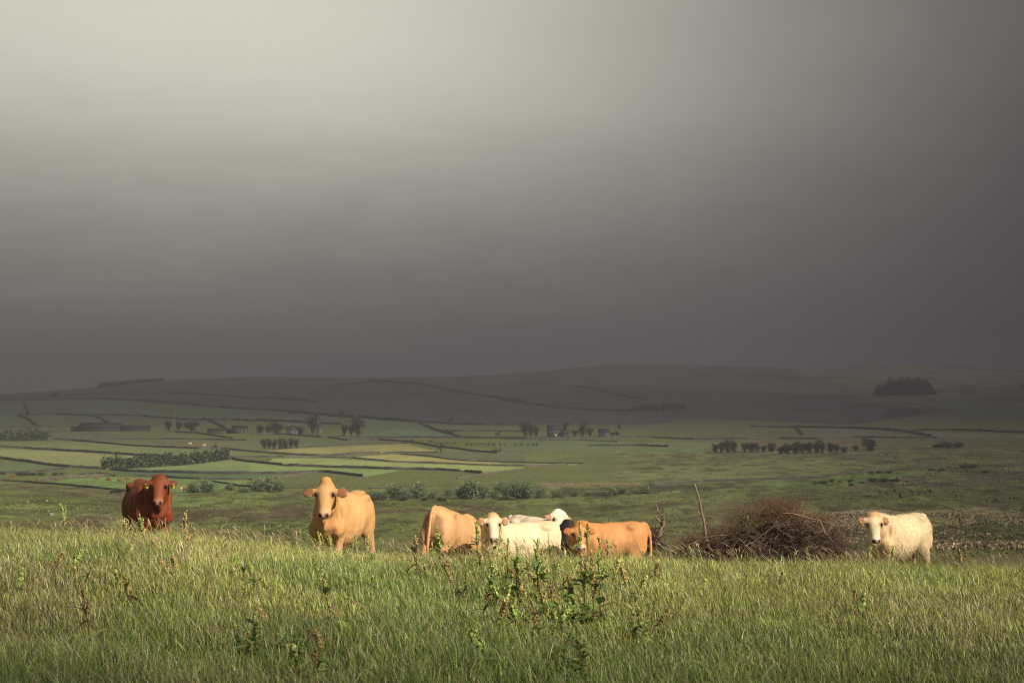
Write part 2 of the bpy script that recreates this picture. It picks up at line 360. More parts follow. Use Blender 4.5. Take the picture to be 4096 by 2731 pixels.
F = np.stack([i + j, i + j + 1, i + nc + j + 1, i + nc + j], -1).reshape(-1, 4)
mg = bpy.data.materials.new('valley_ground'); mg.use_nodes = True; t = NT(mg.node_tree)
at = t.n('ShaderNodeAttribute', attribute_name='col'); tc = t.n('ShaderNodeTexCoord')
n1 = t.noise(t.scalev(tc.outputs['Object'], (1, .35, 1)), .55, 6, .65); n2 = t.noise(t.scalev(tc.outputs['Object'], (1, .5, 1)), .035, 4, .55)
f = t.math('MULTIPLY', t.math('ADD', t.math('MULTIPLY', t.math('SUBTRACT', n1, .5), 1.4), 1.0), t.math('ADD', t.math('MULTIPLY', t.math('SUBTRACT', n2, .5), .6), 1.0))
cmb = t.n('ShaderNodeCombineXYZ'); [t.set(cmb, k, f) for k in range(3)]
c = t.mix(1.0, at.outputs['Color'], cmb.outputs[0], 'MULTIPLY')
p = t.n('ShaderNodeBsdfPrincipled'); t.set(p, 'Base Color', c); p.inputs['Roughness'].default_value = 1; p.inputs['Specular IOR Level'].default_value = .05
b = t.n('ShaderNodeBump'); b.inputs['Strength'].default_value = .6; b.inputs['Distance'].default_value = .5; t.set(b, 'Height', n1); t.set(p, 'Normal', b.outputs[0])
o = t.n('ShaderNodeOutputMaterial'); t.nt.links.new(p.outputs[0], o.inputs[0])
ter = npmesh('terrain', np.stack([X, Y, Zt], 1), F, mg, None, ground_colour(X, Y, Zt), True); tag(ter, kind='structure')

# ------------------------------------------------------------------ unseen overcast sheet added high above the frame, opacity shaped to shade the valley
def sunlit(gx, gy):
    px = 2048 + FP * gx / np.maximum(gy, 25)
    T = np.interp(gy, [-200, 40, 110, 240, 340, 450, 600, 750, 900, 1050, 1250, 1600, 2200, 3500], [1, 1, .95, .92, .90, .88, 1, 1, .95, .74, .50, .30, .24, .28])
    side = 1 - .68 * sm(px, 2200, 4300) * sm(gy, 50, 300); T = T * side
    T = T * (1 + .45 * (fbm(gx / 320, gy / 150, 3, 31) - .5) * sm(gy, 150, 400))
    T = np.where(px > 3000, T + .10 * np.exp(-((gy - 2700) / 350.) ** 2) * sm(px, 3000, 3500), T)
    return np.clip(T, .03, 1)
cy_ = np.concatenate([np.linspace(-60, 60, 12), np.exp(np.linspace(math.log(80), math.log(5600), 90))]); cs = np.linspace(-.95, .95, 90)
CX, CY = fan(cy_, cs); CX = CX * 1.3; T = sunlit(CX, CY); al = 1 - np.sqrt(T)
mc = bpy.data.materials.new('shade_sheet'); mc.use_nodes = True; t = NT(mc.node_tree)
at = t.n('ShaderNodeAttribute', attribute_name='col'); df = t.n('ShaderNodeBsdfDiffuse'); df.inputs[0].default_value = (.7, .7, .72, 1)
tr = t.n('ShaderNodeBsdfTransparent'); mx = t.n('ShaderNodeMixShader'); t.set(mx, 0, at.outputs['Fac'])
t.nt.links.new(tr.outputs[0], mx.inputs[1]); t.nt.links.new(df.outputs[0], mx.inputs[2]); o = t.n('ShaderNodeOutputMaterial'); t.nt.links.new(mx.outputs[0], o.inputs[0])
def shade_cloud_sheet(CX, CY, al, nr2, nc2, z0, alt, thick):
    base = np.stack([CX, CY, np.full_like(CX, z0)], 1) + S * (alt / S[2]); top = base + S * (thick / S[2])[:, None]
    i = np.arange(nr2 - 1)[:, None] * nc2; j = np.arange(nc2 - 1)[None]
    Fb = np.stack([i + j, i + nc2 + j, i + nc2 + j + 1, i + j + 1], -1).reshape(-1, 4); N0 = nr2 * nc2
    bd = [(a, 0) for a in range(nr2)] + [(nr2 - 1, b) for b in range(1, nc2)] + [(a, nc2 - 1) for a in range(nr2 - 2, -1, -1)] + [(0, b) for b in range(nc2 - 2, 0, -1)]
    bi = [a * nc2 + b for a, b in bd]; Fs_ = np.array([(bi[k], bi[(k + 1) % len(bi)], bi[(k + 1) % len(bi)] + N0, bi[k] + N0) for k in range(len(bi))])
    cl = npmesh('shade_cloud', np.vstack([base, top]), [Fb, Fb[:, ::-1] + N0, Fs_], mc, None, np.repeat(np.concatenate([al, al])[:, None], 3, 1), True); tag(cl, kind='structure')
shade_cloud_sheet(CX, CY, al, len(cy_), len(cs), -25., 1520, 40 + 420 * al + 160 * fbm(CX / 300, CY / 300, 4, 40) * al)
# a second unseen low sheet added behind the camera to dim the nearest ground
wy = np.concatenate([[-60, -30, -10], np.linspace(-4, 40, 45), [50, 70]]); wx = np.linspace(-40, 40, 81); WY, WX = [q.ravel() for q in np.meshgrid(wy, wx, indexing='ij')]
Tw = 1 - .82 * (1 - sm(WY + 2.4 * (fbm(WX / 5, WY / 5, 3, 44) - .5), 8, 20.5)) * (1 - sm(-WY, 5, 40)); ux = WX / np.maximum(WY, 6)
Tw = Tw * (1 - .38 * sm(np.abs(ux + .02), .19, .34) * (1 - sm(WY, 34, 60))); Tw = 1 - (1 - Tw) * (1 - sm(np.abs(WX), 26, 39))
aw = 1 - np.sqrt(np.clip(Tw, .05, 1)); shade_cloud_sheet(WX, WY, aw, len(wy), len(wx), -2., 190, 2 + 18 * aw)

# ------------------------------------------------------------------ stone walls, hedge lines
WALLS = [
 ('A', [(0, 440), (200, 432), (560, 425), (850, 418), (1100, 430), (1500, 460), (1900, 495), (2352, 520), (2650, 548), (2900, 572), (3150, 585), (3560, 615)], 2.4, 'h', 'long dark hedge line at the foot of the left hills'),
 ('A', [(200, 435), (235, 545)], 1.8, 'h', 'short hedge climbing between two far fields at the left edge'),
 ('A', [(150, 560), (500, 552), (800, 565), (900, 558), (1200, 565), (1500, 590), (1760, 600), (2000, 600), (2352, 608), (2700, 630), (2910, 637)], 1.9, 'h', 'hedge line running just above the left farm'),
 ('A', [(150, 560), (250, 600), (340, 660)], 1.8, 'h', 'short slanting hedge left of the long barn'),
 ('A', [(800, 565), (880, 600), (920, 630)], 1.8, 'h', 'short slanting hedge coming down behind the long barn'),
 ('A', [(1740, 580), (1820, 620), (1920, 670)], 1.7, 'h', 'slanting hedge down to the low farmhouse'),
 ('A', [(0, 665), (300, 662), (610, 655)], 1.5, 'w', 'far stone wall ending at the long barn'),
 ('A', [(450, 765), (700, 775), (1000, 765), (1400, 762), (1800, 768), (2100, 775)], 1.2, 'w', 'thin far wall in front of the left farm'),
 ('A', [(600, 775), (800, 790), (1100, 818), (1400, 832), (1700, 845), (1900, 845), (2050, 860), (2352, 885), (2550, 898), (2720, 905), (2890, 900), (3040, 885), (3250, 878)], 1.3, 'w', 'stone wall sloping right below the small cattle field'),
 ('A', [(0, 830), (200, 840), (450, 855), (700, 870), (950, 885), (1200, 905), (1400, 915), (1560, 930)], 1.5, 'w', 'dark wall from the left edge to the long tree hedge'),
 ('A', [(0, 930), (200, 955), (400, 985), (600, 1005), (800, 1015), (900, 1020)], 1.6, 'w', 'dark wall from the left edge to the foot of the tree hedge'),
 ('A', [(940, 1025), (1100, 1040), (1400, 1048), (1700, 1055), (2000, 1058), (2352, 1060), (2540, 1055), (2700, 1043), (2790, 1045), (2940, 1065), (3090, 1082)], 1.4, 'w', 'long dark wall below the tree hedge above the red cow'),
 ('A', [(600, 1010), (450, 1030), (300, 1045), (120, 1050), (0, 1055)], 1.1, 'w', 'low wall bending back to the left edge'),
 ('A', [(300, 1130), (400, 1115), (520, 1098), (700, 1082), (850, 1075), (980, 1078)], 1.1, 'b', 'brown stone wall curving over the brown cattle field'),
 ('A', [(0, 1118), (250, 1132), (400, 1145), (600, 1160), (800, 1180), (1000, 1200), (1150, 1215)], .9, 'w', 'low wall along the near edge of the brown cattle field'),
 ('A', [(1150, 1080), (1350, 1080), (1500, 1095), (1700, 1105), (2000, 1108), (2150, 1108)], 1.0, 'w', 'dark wall right behind the red cow head'),
 ('A', [(1800, 1125), (1950, 1145), (2050, 1165), (2150, 1172)], .8, 'w', 'short wall between the two round bushes'),
 ('A', [(1560, 930), (1800, 940), (1990, 935), (2200, 965), (2488, 990), (2740, 1000), (3040, 1010), (3340, 1020), (3540, 1022), (3740, 1028), (3990, 1042), (4120, 1055)], 1.4, 'w', 'long dark wall leaving the right end of the tree hedge'),
 ('A', [(1980, 920), (2150, 915), (2420, 912)], 1.0, 'w', 'short thin wall right of the tree hedge end'),
 ('A', [(1480, 700), (1700, 712), (1850, 738), (1980, 755)], 1.3, 'w', 'short wall right of the three farm trees'),
 ('A', [(1100, 390), (1300, 378), (1450, 370), (1700, 378), (1900, 395), (2352, 420), (2700, 440)], 2.2, 'h', 'faint hedge high on the left hillside'),
 ('B', [(0, 720), (200, 718), (350, 728), (560, 742), (700, 755), (830, 775)], 1.3, 'w', 'wall in front of the white farmhouse'),
 ('B', [(1440, 625), (1550, 670), (1650, 705), (1800, 745)], 1.8, 'h', 'slanting hedge down the pale central field'),
 ('B', [(1420, 615), (1700, 632), (2000, 640), (2352, 642)], 1.8, 'h', 'hedge along the foot of the central hill'),
 ('B', [(1620, 690), (1800, 695), (2100, 695), (2330, 697)], 1.2, 'w', 'far wall left of the central farmhouse'),
 ('B', [(600, 750), (1000, 748), (1400, 750), (1800, 750), (2352, 760), (2700, 757), (3000, 752), (3138, 746), (3440, 750), (3840, 765), (4240, 765), (4490, 760)], 1.5, 'w', 'very long road wall passing the central farmhouse'),
 ('B', [(850, 770), (1100, 770), (1340, 785), (1450, 800), (1600, 830), (1800, 850), (1950, 870), (2110, 880)], 1.3, 'w', 'wall passing under the lone orchard thorn'),
 ('B', [(250, 840), (500, 830), (750, 812), (1000, 800), (1340, 797)], 1.0, 'w', 'wall right of the row copse above the tan cow'),
 ('B', [(1150, 880), (1300, 875), (1600, 878)], .9, 'w', 'short thin wall below the lone orchard thorn'),
 ('B', [(1240, 885), (1500, 905), (1700, 935), (1900, 952), (2352, 965), (2600, 970), (2840, 972)], .8, 'w', 'thin wall beside the yellow green field'),
 ('B', [(340, 915), (600, 915), (900, 925), (1000, 935), (1200, 955), (1400, 962), (1700, 972), (2000, 985), (2352, 990), (2710, 985)], .9, 'b', 'brown wall between the two brightest fields'),
 ('B', [(220, 1100), (400, 1070), (560, 1045)], .8, 'b', 'short brown wall on the knoll above the tan cow'),
 ('B', [(1760, 1105), (1950, 1070), (2100, 1050), (2290, 1020)], .8, 'b', 'short brown wall where the bright fields end'),
 ('B', [(950, 1188), (1100, 1185), (1200, 1182)], .5, 'w', 'short low wall right of the tan cow head'),
 ('B', [(700, 320), (900, 290), (1050, 270), (1200, 275), (1500, 300), (1700, 345), (1900, 380), (2352, 440)], 3.2, 'h', 'faint hedge line over the middle of the hill'),
 ('C', [(0, 765), (400, 770), (700, 775), (1000, 785)], .9, 'w', 'thin wall below the road wall in the centre'),
 ('C', [(750, 820), (1000, 818), (1200, 818), (1440, 828)], 1.3, 'h', 'short dark hedge alone in the central pasture'),
 ('C', [(1280, 1155), (1500, 1140), (1800, 1125), (2100, 1112), (2352, 1105), (2700, 1092), (2850, 1075), (3000, 1052), (3160, 1040)], .9, 'w', 'black wall rising to the right behind the brush pile'),
 ('C', [(600, 310), (850, 340), (1050, 390), (1250, 430)], 2.5, 'h', 'faint hedge on the dark central hill'),
 ('C', [(0, 430), (300, 470), (700, 510), (1100, 525)], 2.2, 'h', 'faint hedge low on the dark central hill'),
 ('D', [(0, 768), (250, 762), (600, 765), (900, 752), (1300, 755), (1600, 755)], 1.4, 'w', 'far wall above the right hand trees'),
 ('D', [(0, 665), (400, 665), (800, 672), (1150, 685), (1400, 710), (1550, 745)], 2.0, 'h', 'hedge along the brown field at the foot of the right hill'),
 ('D', [(390, 665), (450, 730)], 1.5, 'h', 'short hedge dividing the brown fields on the right'),
 ('D', [(1420, 690), (1700, 690), (2000, 695), (2352, 712)], 1.6, 'h', 'hedge above the pale strip at the right edge'),
]
def wall(spec):
    zn, pts, hgt, kind, label = spec
    P = [ZZ[zn](a, b) for a, b in pts]; Q = [ray(a, b, 130) for a, b in P]
    out = []
    for a, b in zip(Q[:-1], Q[1:]):
        L = np.linalg.norm((b - a)[:2]); n = max(2, int(L / 2.2))
        for k in range(n): out.append(a + (b - a) * k / n)
    out.append(Q[-1]); out = np.array(out)[:, :2]
    hgt = hgt * .8; n = len(out); w = 0.7 if kind != 'h' else 1.6
    out += (np.stack([vnoise(np.arange(n) / 9., 0, 3), vnoise(np.arange(n) / 9., 5, 3)], 1) - .5) * 1.2
    tg = np.gradient(out, axis=0); tg /= np.linalg.norm(tg, axis=1)[:, None] + 1e-9; nrm = np.stack([-tg[:, 1], tg[:, 0]], 1)
    z0 = zt(out[:, 0], out[:, 1]); r = rng.random(n)
    hh = hgt * ((.85 + .3 * r) if kind != 'h' else (.55 + .5 * r + .5 * vnoise(np.arange(n) / 4., 0, 9)))
    gaps = vnoise(np.arange(n) / 6., 3, int(abs(P[0][0])) % 50) > .93; hh = np.where(gaps, hh * .35, hh)
    prof = [(-w / 2, -.6), (-w / 2 * .7, .55), (-w / 2 * .35, 1.0), (w / 2 * .35, .97), (w / 2 * .7, .5), (w / 2, -.6)]
    V = []
    for off, zf in prof:
        jo = rng.normal(size=n) * (.06 if kind != 'h' else .3)
        V.append(np.stack([out[:, 0] + nrm[:, 0] * (off + jo), out[:, 1] + nrm[:, 1] * (off + jo), z0 + (hh * zf if zf > 0 else zf)], 1))
    V = np.stack(V, 1).reshape(-1, 3); k = len(prof); i = np.arange(n - 1)[:, None] * k; j = np.arange(k - 1)[None]
    F = np.stack([i + j, i + j + 1, i + k + j + 1, i + k + j], -1).reshape(-1, 4)
    F = np.vstack([F, [(0, 1, 2, 3), (0, 3, 4, 5)], np.array([(3, 2, 1, 0), (5, 4, 3, 0)]) + (n - 1) * k])
    base = {'w': (.068, .064, .06), 'b': (.12, .10, .085), 'h': (.035, .042, .032)}[kind]
    C = np.array(base) * (.6 + .8 * rng.random((n * k, 1)))
    o = npmesh('hedge' if kind == 'h' else 'stone_wall', V, F, M_crown if kind == 'h' else M_stone, None, C)
    tag(o, label, 'hedge' if kind == 'h' else 'wall', 'hedge lines between far fields' if kind == 'h' else 'dry stone walls of the valley fields')
for wsp in WALLS: wall(wsp)

# ------------------------------------------------------------------ trees and bushes
def leaf_cloud(n, lobes, size, col, var=.35, mb=None):
    """small leaf-clump faces spread through the volume of a few lobes"""
    lob = np.array(lobes, float); w = np.prod(lob[:, 3:], 1) ** .67; idx = rng.choice(len(lob), n, p=w / w.sum())
    d = rng.normal(size=(n, 3)); d /= np.linalg.norm(d, axis=1)[:, None]; r = rng.random(n) ** .32 * (1 + .12 * rng.normal(size=n))
    c = lob[idx, :3] + d * r[:, None] * lob[idx, 3:]
    nv = rng.normal(size=(n, 3)) + d * .8; nv /= np.linalg.norm(nv, axis=1)[:, None]
    a = np.cross(nv, rng.normal(size=(n, 3))); a /= np.linalg.norm(a, axis=1)[:, None]; b = np.cross(nv, a)
    s = size * (.5 + rng.random(n))[:, None]
    bend = nv * s * .35
    V = np.stack([c - a * s * .9, c - b * s * .55 + bend, c + a * s, c + b * s * .6 + bend], 1)
    cc = np.array(col) * (1 + var * rng.normal(size=(n, 1))).clip(.35, 1.9); cc = cc * (1 + .12 * rng.normal(size=(n, 3)))
    lv = (1 + .25 * rng.normal(size=len(lob)))[idx][:, None].clip(.5, 1.5); cc = np.clip(cc * lv, .004, 1)
    q = np.arange(n)[:, None] * 4; mb.add(V.reshape(-1, 3), None, q + np.array([[0, 1, 2, 3]]), np.repeat(cc, 4, 0))
def tree_proto(kind, label):
    """unit tree: height 1, crown width about 1, at its base"""
    e = empty({'round': 'broadleaf_tree', 'tall': 'broadleaf_tree', 'conifer': 'conifer_tree', 'thorn': 'thorn_tree', 'bush': 'willow_bush', 'gorse': 'low_bush'}[kind], (0, 0, 0))
    tm = MB(); cm = MB()
    if kind == 'conifer':
        tm.tube([(0, 0, -.05), (0, 0, .5), (0, 0, .98)], [.035, .022, .004], 5, col=(.03, .024, .02))
        for k in range(11):
            zz = .1 + k * .083; R = .5 * (1 - (zz) ** 1.1) * (.8 + .4 * random.random())
            leaf_cloud(110, [(0, 0, zz, R, R, .06)], .07, (.014, .02, .015), .3, cm)
    elif kind in ('round', 'tall', 'thorn'):
        hb = {'round': .14, 'tall': .12, 'thorn': .34}[kind]; wd = 1.0
        tm.tube([(0, 0, -.05), (.01, 0, hb), (.02, .02, .75)], [.05, .038, .012], 6, col=(.04, .034, .03))
        lobes = []
        nl = 13 if kind != 'thorn' else 8
        for k in range(nl):
            a = random.random() * 6.28; zz = hb + (.92 - hb) * random.random(); rr = .34 * math.sin(math.pi * min(1, max(.1, (zz - hb * .6) / (1.15 - hb * .6)))) 
            R = .13 + .09 * random.random(); x, y = math.cos(a) * rr * 1.1, math.sin(a) * rr * 1.1
            zz = min(zz, 1 - R * .8); lobes.append((x, y, zz, R * 1.15, R * 1.15, R * (.9 if kind != 'thorn' else .55)))
            tm.tube([(.01, 0, hb * (.6 + .5 * random.random())), (x * .5, y * .5, (hb + zz) * .5), (x, y, zz)], [.018, .012, .004], 4, col=(.04, .034, .03))
        leaf_cloud(900 if kind != 'thorn' else 500, lobes, .034, (.04, .052, .03), .4, cm)
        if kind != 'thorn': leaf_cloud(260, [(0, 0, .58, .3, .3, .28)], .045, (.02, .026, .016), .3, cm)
    else:
        for k in range(5):
            a = random.random() * 6.28; tm.tube([(0, 0, -.05), (math.cos(a) * .15, math.sin(a) * .15, .35), (math.cos(a) * .3, math.sin(a) * .3, .75)], [.02, .014, .004], 4, col=(.05, .042, .034))
        lobes = []
        for k in range(15):
            a = random.random() * 6.28; r = .36 * random.random() ** .5; R = .15 + .10 * random.random(); zz = max(R * .5, (.86 - 1.2 * r * r) * random.random() ** .5)
            lobes.append((math.cos(a) * r, math.sin(a) * r, min(zz, 1 - R), R, R, R * 1.0))
        col = (.17, .22, .125) if kind == 'bush' else (.05, .07, .034)
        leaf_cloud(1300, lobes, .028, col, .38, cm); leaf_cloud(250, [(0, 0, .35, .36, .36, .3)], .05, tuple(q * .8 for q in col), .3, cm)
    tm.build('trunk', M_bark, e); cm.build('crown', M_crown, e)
    return e
_protos = {}; ORD0 = 0; ORD = ['first', 'second', 'third', 'fourth', 'fifth', 'sixth', 'seventh', 'eighth', 'ninth', 'tenth', 'eleventh', 'twelfth', 'thirteenth', 'fourteenth', 'fifteenth', 'sixteenth', 'seventeenth', 'eighteenth', 'nineteenth', 'twentieth', 'twenty-first', 'twenty-second', 'twenty-third', 'twenty-fourth', 'twenty-fifth']
def plant_tree(kind, px, py, wpx, hpx, label, cat, group, dmin=130):
    var = random.randrange(3); key = (kind, var)
    if key not in _protos: _protos[key] = tree_proto(kind, label); o = _protos[key]
    else:
        s = _protos[key]; o = s.copy(); COL.objects.link(o)
        for ch in s.children: q = ch.copy(); COL.objects.link(q); q.parent = o
    p = ray(px, py, dmin); d = p[1]; o.location = (p[0], p[1], p[2] - .1); sc = d / FP
    bz = 1.18 if kind == 'bush' else 1.0; wpx *= 1.7 if kind == 'conifer' else 1.0; o.scale = (wpx * sc * bz, wpx * sc * bz, hpx * sc * 1.03 * bz); o.rotation_euler = (0, 0, random.random() * 6.28)
    tag(o, label, cat, group); return o
TREES = [ # kind, group text, phrase, zoom, list of (x, base y, width, height)
 ('round', 'trees beside the left farm', 'hazy dark tree, {} from the left of three beside the long barn', 'A', [(1440, 690, 75, 95), (1530, 695, 70, 102), (1640, 702, 135, 112)], 'tree'),
 ('round', 'trees left of the white farmhouse', 'dark tree, {} from the left in the clump left of the white farmhouse', 'B', [(90, 716, 90, 82), (160, 716, 60, 78), (230, 716, 150, 105)], 'tree'),
 ('tall', 'tall trees round the white farmhouse', 'tall dark farm tree, {} from the left around the white farmhouse', 'B', [(430, 732, 85, 80), (530, 718, 115, 165)], 'tree'),
 ('tall', 'trees along the farm lane', 'dark tree, {} from the left along the slanting farm lane', 'B', [(780, 580, 58, 62), (805, 738, 62, 105), (862, 735, 50, 105), (925, 742, 135, 178)], 'tree'),
 ('tall', 'trees in the little row copse', 'slim tree, {} from the left in the row copse above the tan cow', 'B', [(120, 845, 75, 90), (165, 845, 60, 92), (208, 846, 60, 90), (252, 846, 62, 95), (300, 847, 70, 96), (350, 845, 62, 94), (395, 843, 60, 85)], 'tree'),
 ('thorn', 'single thorn trees in the fields', 'small lone tree, {} from the left standing in the middle fields', 'B', [(-288, 850, 62, 62), (1385, 795, 42, 45), (1545, 805, 40, 42), (1632, 878, 85, 82), (2112, 880, 95, 55), (2120, 752, 62, 78), (1725, 718, 38, 38), (1722, 640, 52, 70)], 'tree'),
 ('thorn', 'row of small trees along the central wall', 'small round tree, {} from the left in the dotted row', 'B', [(1602, 810, 36, 32), (1636, 811, 40, 34), (1675, 812, 40, 32), (1712, 812, 36, 34), (1750, 812, 38, 34), (1855, 816, 40, 34), (1893, 818, 42, 34), (1930, 818, 38, 36), (1968, 819, 42, 34), (2004, 820, 38, 30), (2045, 820, 44, 36), (2085, 820, 42, 36), (2140, 820, 36, 34), (2175, 820, 32, 28), (2275, 822, 40, 34), (2318, 822, 42, 34), (2378, 822, 38, 34), (2420, 822, 38, 34), (2452, 823, 40, 36)], 'tree'),
 ('tall', 'trees round the central farmhouse', 'tall dark tree, {} from the left around the central brown farmhouse', 'C', [(212, 740, 90, 130), (262, 742, 90, 112), (308, 740, 60, 92), (555, 700, 72, 85), (640, 740, 60, 58), (708, 742, 95, 138), (770, 742, 72, 80)], 'tree'),
 ('round', 'small trees right of the central farmhouse', 'small dark tree, {} from the left, right of the central farmhouse', 'C', [(960, 738, 45, 40), (1005, 740, 65, 48), (1022, 672, 52, 34)], 'tree'),
 ('round', 'copse of trees on the central right wall', 'dark tree, {} from the left in the copse left above the upright pole', 'C', [(1845, 880, 80, 80), (1895, 882, 90, 112), (1950, 882, 95, 122), (2005, 882, 80, 118)], 'tree'),
 ('round', 'loose row of trees above the brush pile', 'dark tree, {} from the left in the loose row above the brush pile', 'C', [(2095, 872, 75, 88), (2150, 875, 95, 98), (2200, 872, 60, 70), (2252, 868, 55, 55), (2320, 872, 90, 78)], 'tree'),
 ('round', 'dense clump of trees behind the right pasture', 'dark tree, {} from the left in the dense right hand clump', 'D', [(20, 876, 100, 92), (112, 862, 48, 48), (185, 872, 85, 78), (262, 892, 90, 75), (322, 892, 100, 95), (385, 892, 110, 115), (450, 890, 100, 110), (512, 888, 105, 112), (575, 886, 110, 118), (622, 884, 60, 100), (695, 880, 90, 90), (745, 880, 80, 82), (800, 880, 80, 55)], 'tree'),
 ('round', 'pair of trees right of the dense clump', 'dark tree, {} from the left right of the dense clump', 'D', [(908, 862, 72, 52), (1038, 868, 165, 125)], 'tree'),
 ('conifer', 'conifer plantation on the right hill', 'black conifer, {} from the left in the plantation on the right hill', 'D', [(1085, 392, 40, 85), (1108, 392, 45, 95), (1132, 392, 45, 90), (1158, 392, 48, 105), (1180, 390, 45, 120), (1203, 390, 50, 150), (1228, 390, 48, 135), (1252, 389, 48, 125), (1277, 388, 50, 135), (1302, 388, 48, 150), (1325, 387, 48, 138), (1350, 386, 52, 150), (1375, 386, 50, 142), (1400, 385, 50, 138), (1425, 385, 50, 145), (1450, 384, 52, 150), (1475, 383, 48, 130), (1498, 382, 46, 122), (1520, 381, 48, 125), (1543, 380, 44, 100), (1563, 379, 38, 70), (1582, 378, 36, 45)], 'conifer'),
 ('round', 'dark wood on the central hill', 'faint dark tree, {} from the left in the small wood on the central hill', 'C', [(1125, 527, 60, 48), (1165, 527, 60, 48), (1205, 527, 65, 58), (1250, 527, 66, 68), (1295, 527, 64, 68), (1345, 527, 66, 72), (1390, 527, 66, 78), (1435, 526, 66, 84), (1480, 525, 66, 84), (1525, 524, 66, 82), (1568, 522, 60, 70)], 'tree'),
 ('conifer', 'conifer belt on the left skyline', 'tiny conifer, {} from the left on the left skyline', 'A', [(850, 322, 24, 50)] + [(880 + 24 * k, 318 - 3.2 * k, 34, 40 - k * .7) for k in range(22)], 'conifer'),
 ('round', 'hazy trees at the left end of the hills', 'faint round tree, {} from the left above the far left hedge', 'A', [(440, 405, 50, 40), (475, 405, 60, 55)], 'tree'),
 ('bush', 'willow bushes left of the tan cow', 'grey green round bush, {} from the left between red and tan cows', 'A', [(1655, 1218, 150, 92), (1770, 1215, 200, 112), (1960, 1202, 95, 60), (2085, 1220, 115, 44), (2200, 1208, 150, 90), (2300, 1206, 190, 118), (2390, 1212, 120, 88)], 'bush'),
 ('gorse', 'low dark bushes behind the red cow', 'low dark bush, {} from the left along the wall behind the red cow', 'A', [(965, 1218, 80, 30), (1020, 1218, 95, 38), (1110, 1219, 75, 28), (1165, 1220, 60, 24)], 'bush'),
 ('gorse', 'dark scrub below the left fields', 'dark scrub bush, {} from the left beneath the left hand walls', 'A', [(20, 1062, 80, 26), (160, 1072, 95, 36), (225, 1072, 90, 34), (290, 1072, 90, 32), (360, 1072, 90, 30), (470, 1070, 80, 30), (530, 1068, 60, 26), (710, 1072, 80, 30), (780, 1072, 90, 34), (850, 1072, 90, 34), (920, 1074, 90, 28)], 'bush'),
 ('bush', 'willow bushes above the grazing cattle', 'grey green willow bush, {} from the left in the central bush line', 'B', [(1065, 1282, 110, 75), (1130, 1284, 110, 80), (1240, 1262, 170, 108), (1330, 1280, 120, 88), (1440, 1262, 170, 112), (1560, 1265, 90, 55), (1700, 1245, 85, 62), (1800, 1268, 110, 95), (1890, 1268, 220, 150), (1990, 1268, 140, 110), (2085, 1268, 95, 66), (2150, 1215, 160, 85), (2240, 1250, 120, 100), (2310, 1268, 190, 135)], 'bush'),
 ('bush', 'willow bushes right of the central line', 'bright green bush, {} from the left towards the upright pole', 'C', [(60, 1268, 130, 118), (150, 1268, 160, 136), (230, 1266, 120, 110), (335, 1260, 125, 84), (500, 1258, 112, 52), (645, 1252, 80, 52), (750, 1248, 72, 38), (880, 1243, 100, 42), (965, 1240, 90, 62), (1045, 1232, 110, 68), (1242, 1226, 105, 78)], 'bush'),
 ('gorse', 'small dark bushes at the foot of the willows', 'small dark bush, {} from the left under the central willows', 'B', [(1050, 1290, 60, 28), (1310, 1290, 80, 38), (1490, 1286, 66, 38), (1620, 1288, 72, 38), (1660, 1290, 60, 30)], 'bush'),
 ('gorse', 'dark bushes on the right hand pasture', 'dark rushy bush, {} from the left on the right hand pasture', 'D', [(560, 1150, 60, 22), (630, 1148, 95, 40), (700, 1130, 60, 30), (770, 1135, 40, 18), (865, 1130, 60, 34), (870, 1165, 66, 32), (960, 1142, 50, 22), (1040, 1060, 60, 26), (1110, 1058, 80, 30), (1190, 1056, 80, 30), (1060, 1130, 110, 40), (1150, 1130, 110, 40), (1240, 1130, 100, 40), (1600, 835, 110, 40), (1690, 838, 150, 70), (1790, 838, 130, 55), (1560, 1035, 80, 28), (1640, 1038, 80, 28), (1830, 1015, 110, 40), (1910, 1012, 70, 40), (2020, 1058, 90, 30)], 'bush'),
]
for kind, grp, phrase, zn, lst, cat in TREES:
    lst = sorted(lst, key=lambda q: q[0])
    for k, (a, b, w_, h_) in enumerate(lst):
        x, y = ZZ[zn](a, b); plant_tree(kind, x, y, w_ * .467, h_ * .467, phrase.format(ORD[k]), cat, grp)
# tree hedges: one continuous belt each
def belt(pts, hs, label):
    mb = MB(); P = [ray(*ZA(a, b), 130) for a, b in pts]
    for (p, q, h0, h1) in zip(P[:-1], P[1:], hs[:-1], hs[1:]):
        L = np.linalg.norm(q - p); n = max(2, int(L / 2.0))
        for k in range(n):
            f = k / n; c = p + (q - p) * f; hh = (h0 + (h1 - h0) * f) * (.75 + .4 * random.random()); c[2] = zt(c[0], c[1])
            leaf_cloud(110, [(c[0], c[1], c[2] + hh * .45, 1.7, 1.7, hh * .55)], .55, (.06, .085, .045), .4, mb)
    e = empty('tree_hedge', P[0]); mb.V = [v - P[0] for v in mb.V]; tm = MB()
    for (p, q) in zip(P[:-1], P[1:]):
        for k in range(7):
            c = p + (q - p) * (k / 7) - P[0]; tm.tube([c + [0, 0, -.3], c + [0, 0, 3.5]], [.18, .08], 5, col=(.04, .034, .03))
    mb.build('foliage', M_crown, e); tag(e, label, 'hedge', 'rows of close set hedge trees')
belt([(890, 1008), (1060, 1012), (1300, 1000), (1560, 985), (1800, 955), (1960, 935)], [7.0, 6.2, 6.6, 5.6, 5.8, 5.4], 'long tall hedge of close set trees crossing the left fields')
belt([(0, 778), (200, 776), (440, 770)], [7, 7.5, 8], 'thick hedge of close set trees at the left edge')

